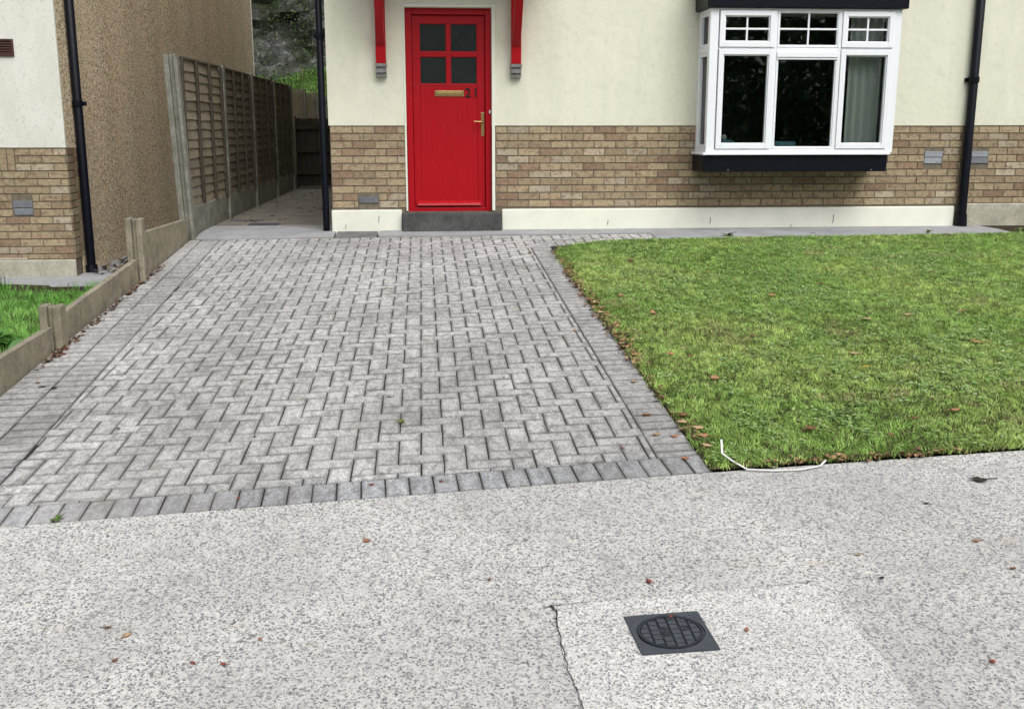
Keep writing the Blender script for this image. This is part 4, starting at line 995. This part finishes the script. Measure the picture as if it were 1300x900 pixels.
for x, y, s, c, l, k in (
    (2.24, 3.889, .10, DK, 'large blackened leaf on the road near the lawn front edge', 0), (-.945, 3.087, .045, TN, 'small tan leaf on the road, low left of the photo', 1), (-1.02, 3.145, .03, BR, 'brown scrap of leaf on the road, farther of the pair at lower left', 1),
    (-.94, 2.944, .028, BR, 'small brown leaf at the far lower left of the road', 2), (-.703, 2.901, .022, RD, 'reddish leaf crumb on the road at lower left, left of its pair', 2), (-.608, 2.881, .026, RD, 'reddish leaf crumb on the road at lower left, right of its pair', 1), (-.524, 3.014, .022, OR, 'orange leaf crumb on the road left of centre', 2),
    (-.232, 3.667, .05, OR, 'pale orange leaf on the road below the paving edge', 2), (.958, 2.866, .03, (.35, .15, .09), 'brown leaf on the pale concrete right of the iron cover', 1), (.745, 2.955, .022, RD, 'tiny red leaf lying on the round iron lid', 2), (.73, 3.22, .04, RD, 'red brown leaf on the road behind the iron cover', 1),
    (1.493, 3.313, .03, TN, 'tan leaf scrap on the road right of the cracked slab', 1), (1.946, 3.359, .035, OR, 'orange leaf on the road at the right side', 2), (1.956, 3.144, .03, BR, 'brown leaf at the right margin of the road', 1), (1.497, 3.138, .025, DK, 'dark leaf crumb beside the slab corner crack', 1),
    (2.113, 4.213, .055, (.55, .27, .15), 'curled salmon leaf on the road against the lawn front edge', 1), (2.42, 4.262, .07, (.5, .27, .16), 'pale curled leaf against the lawn front edge near the right', 0), (1.463, 4.152, .085, YG, 'pale yellow green leaf lying beside the white strap', 1), (1.919, 3.696, .03, DK, 'small dark twig leaf on the road at right', 1), (1.60, 2.62, .03, RD, 'red leaf crumb at the lower right of the road', 2), (.2, 3.3, .022, BR, 'brown crumb left of the cracked slab corner', 2)):
    leaf_obj(x, y, s, c, l, gr, .009 if y < 3.15 and .39 < x < 1.3 else .005, k, gz(x, y) + .011 if abs(x - .745) < .01 else None)
DRV = [(-2.24, 6.81, OR), (-2.22, 6.50, RD), (-2.235, 6.60, RD), (-2.24, 6.95, BR), (-2.24, 7.33, BR), (-2.245, 8.27, RD), (-2.25, 8.55, BR), (-2.24, 9.05, BR), (-2.18, 5.93, TN), (-2.12, 5.83, DK), (-2.05, 5.80, DK), (.96, 9.51, RD), (-.125, 4.967, YL), (-.82, 4.868, DK), (.429, 5.636, DK), (.277, 7.284, DK), (-.595, 7.171, DK), (1.14, 4.58, OR), (1.073, 4.90, OR), (1.06, 4.614, TN), (.053, 4.19, RD), (-.237, 4.20, RD), (-.774, 4.14, RD), (-1.508, 5.076, DK), (-1.325, 6.047, DK), (-.829, 9.392, BR), (.885, 7.717, DK), (1.12, 5.449, TN), (.967, 6.621, TN), (-1.457, 7.522, DK), (-1.727, 6.805, BR), (-.194, 5.374, DK), (.873, 4.462, RD), (1.121, 4.30, OR)]
for x, y, c in DRV:
    nearb = x < -2; side = 'at the foot of the low boards' if nearb else ('on the paving strip beside the lawn' if x > .95 else ('on the front paving row by the road' if y < 4.5 else 'out on the herringbone paving'))
    nm = {OR: 'orange', RD: 'red brown', BR: 'brown', TN: 'tan', DK: 'dark', YL: 'yellow'}[c]
    leaf_obj(x, y, (.055 if nearb or x > .95 else .03) * random.uniform(.8, 1.25), c, f'{nm} fallen leaf {side}', f'{nm} fallen leaves {side}', .006)
LWN = [(1.20, 8.62, BR), (1.21, 8.45, TN), (1.24, 8.78, RD), (1.2, 7.41, OR), (1.21, 7.28, OR), (1.22, 7.127, OR), (1.2, 6.99, TN), (1.43, 7.50, OR), (1.542, 6.909, OR), (1.521, 5.994, TN), (1.42, 5.874, OR), (1.52, 5.822, BR), (1.547, 5.361, OR), (2.414, 5.452, YL), (2.884, 6.544, TN), (2.604, 6.371, BR), (2.521, 4.667, OR), (2.288, 4.587, BR), (1.76, 4.52, BR), (2.081, 4.379, BR), (3.014, 7.704, BR), (2.301, 8.287, OR), (2.016, 6.217, BR), (2.468, 5.724, TN), (3.591, 6.666, OR), (4.038, 8.042, BR), (5.044, 8.656, BR), (2.514, 7.344, OR), (3.276, 5.865, OR), (1.772, 8.896, BR), (1.21, 4.70, TN), (1.25, 4.61, TN), (1.253, 4.50, OR), (1.23, 4.80, BR), (1.245, 4.37, TN), (4.047, 8.794, TN), (3.871, 10.227, DK), (4.354, 9.656, BR), (3.182, 6.611, TN), (1.23, 6.4, BR), (1.22, 5.9, OR), (1.24, 7.7, BR)]
for x, y, c in LWN:
    e = x < 1.3; side = 'in the litter on the left edge of the lawn' if e else ('on the near half of the lawn' if y < 6.3 else 'on the far half of the lawn')
    nm = {OR: 'orange', RD: 'red brown', BR: 'brown', TN: 'tan', DK: 'dark', YL: 'yellow'}[c]
    leaf_obj(x, y, random.uniform(.055, .10), tuple(v * 1.15 for v in c), f'{nm} fallen leaf {side}', f'{nm} fallen leaves {side}', .030 if e else .032)

# ------------------------------------------------------------------ hillside behind the houses
def hz(x, y):
    t = max(0, y - 24.0); return .455 * t * (1 - .0 * t) + .12 * math.sin(x * .9 + y) * min(1, t)
g = MB(); sheet(g, lin(-16, 14, 60), lin(23.9, 30.5, 22), hz, -.02); struct('hillside', g, M['soil'], smooth=True)
hzn = lambda x, y: .455 * np.maximum(0, y - 24) + .12 * np.sin(x * .9 + y) * np.minimum(1, np.maximum(0, y - 24))
x, y = scatter(60000, -8, 0, 24, 30.2); n = len(x); c = grass_cols(x, y, n, 1.0) * np.array([.48, .68, .48])
o = blades('hillside_grass', x, y, hzn(x, y) - .02, rng.uniform(.04, .12, n), rng.uniform(.008, .016, n), rng.uniform(.3, 1, n), c.astype(np.float32), M['grass']); tag(o, 'bright grass on the bank behind the houses', 'grass', kind='stuff')
g = MB(); xs = lin(-16, 14, 110); zs = lin(1.8, 13, 50); idx = {}
import mathutils
for j, z in enumerate(zs):
    for i, x in enumerate(xs):
        p = Vector((x * .55, z * .7, 3)); q = mathutils.noise.fractal(p, .9, 2.1, 6) * .9 + mathutils.noise.fractal(p * 3, .8, 2.2, 4) * .25
        g.v.append((x, 29.2 + (z - 2) * .32 - q, z)); g.c.append((1, 1, 1)); idx[i, j] = len(g.v) - 1
for j in range(len(zs) - 1):
    for i in range(len(xs) - 1): g.f.append((idx[i, j], idx[i + 1, j], idx[i + 1, j + 1], idx[i, j + 1])); g.m.append(0)
struct('rock_face', g, M['rock'])
rv = np.array(g.v)
def foliage(name, P, size, cols, label, mat=None, cat='foliage', kind='stuff', parent=None):
    m = len(P); nrm = rng.normal(0, 1, (m, 3)); nrm[:, 1] -= .8; nrm[:, 2] += .6; nrm /= np.linalg.norm(nrm, axis=1)[:, None]
    a = np.cross(nrm, rng.normal(0, 1, (m, 3))); a /= np.linalg.norm(a, axis=1)[:, None]; b = np.cross(nrm, a); s = (rng.uniform(.6, 1.3, m) * size)[:, None]
    V = np.zeros((m, 5, 3), np.float32)
    for k, (u_, v_) in enumerate(((-.5, 0), (-.1, .38), (.55, 0), (-.1, -.38), (-.35, -.1))): V[:, k] = P + a * u_ * s + b * v_ * s
    me = bpy.data.meshes.new(name); org = np.array(ORG.get(parent.name, (0, 0, 0)) if parent is not None else (0, 0, 0)); V -= org.astype(np.float32)
    me.vertices.add(m * 5); me.vertices.foreach_set('co', V.ravel()); me.loops.add(m * 5); me.loops.foreach_set('vertex_index', np.arange(m * 5, dtype=np.int32))
    me.polygons.add(m); me.polygons.foreach_set('loop_start', (np.arange(m) * 5).astype(np.int32)); me.materials.append(mat or M['ivy'])
    C = np.ones((m, 5, 4), np.float32); ci = rng.integers(0, len(cols), m); C[:, :, :3] = (np.array(cols)[ci] * rng.uniform(.5, 1.4, m)[:, None])[:, None, :]
    ca = me.color_attributes.new('Col', 'FLOAT_COLOR', 'POINT'); ca.data.foreach_set('color', C.ravel()); me.update(calc_edges=True); me.validate()
    o = bpy.data.objects.new(name, me); COL.objects.link(o)
    if parent is not None: o.parent = parent
    else: tag(o, label, cat, kind=kind)
    return o
sel = rv[(rv[:, 0] > -9) & (rv[:, 0] < 1)]; wgt = vnoise(sel[:, 0] + 50, sel[:, 2], .9, 41) * .6 + vnoise(sel[:, 0] + 50, sel[:, 2], 2.5, 43) * .4
wgt = np.where(sel[:, 2] < 3.0, .5, np.clip((wgt - .47) * 5, .02, 1)) + np.where(sel[:, 2] > 5.2, .8, 0); pick = sel[rng.random(len(sel)) < wgt]
P = np.repeat(pick, 34, axis=0) + rng.normal(0, .17, (len(pick) * 34, 3)) + np.array([0, -.18, 0])
foliage('hillside_ivy', P, .06, [(.03, .075, .02), (.05, .10, .02), (.07, .11, .02), (.02, .05, .015), (.09, .12, .02)], 'ivy and scrub hanging over the grey rock face')

# hedge across the road, behind the camera, seen in the panes
HD = thing('hedge', (0, -9, -1), 'dark green hedge across the road, mirrored in the window panes', 'hedge')
m = 70000; P = np.stack([rng.uniform(-13, 16, m), -9.8 + rng.normal(0, .35, m), rng.uniform(-1, 6, m)], 1); P[:, 1] += vnoise(P[:, 0] + 30, P[:, 2] + 9, .9, 3) * 1.2 + vnoise(P[:, 0] + 30, P[:, 2] + 9, 3, 4) * .4
foliage('foliage', P, .20, [(.08, .20, .09), (.13, .28, .11), (.05, .13, .06)], '', parent=HD)
g = MB(); 
for x in range(-14, 17, 2): g.tube([(x, -9.6, -1.3), (x + .3, -9.5, 1), (x + .1, -9.6, 3)], [.12, .08, .04], 8)
g.build('stem', M['dtimber'], HD)
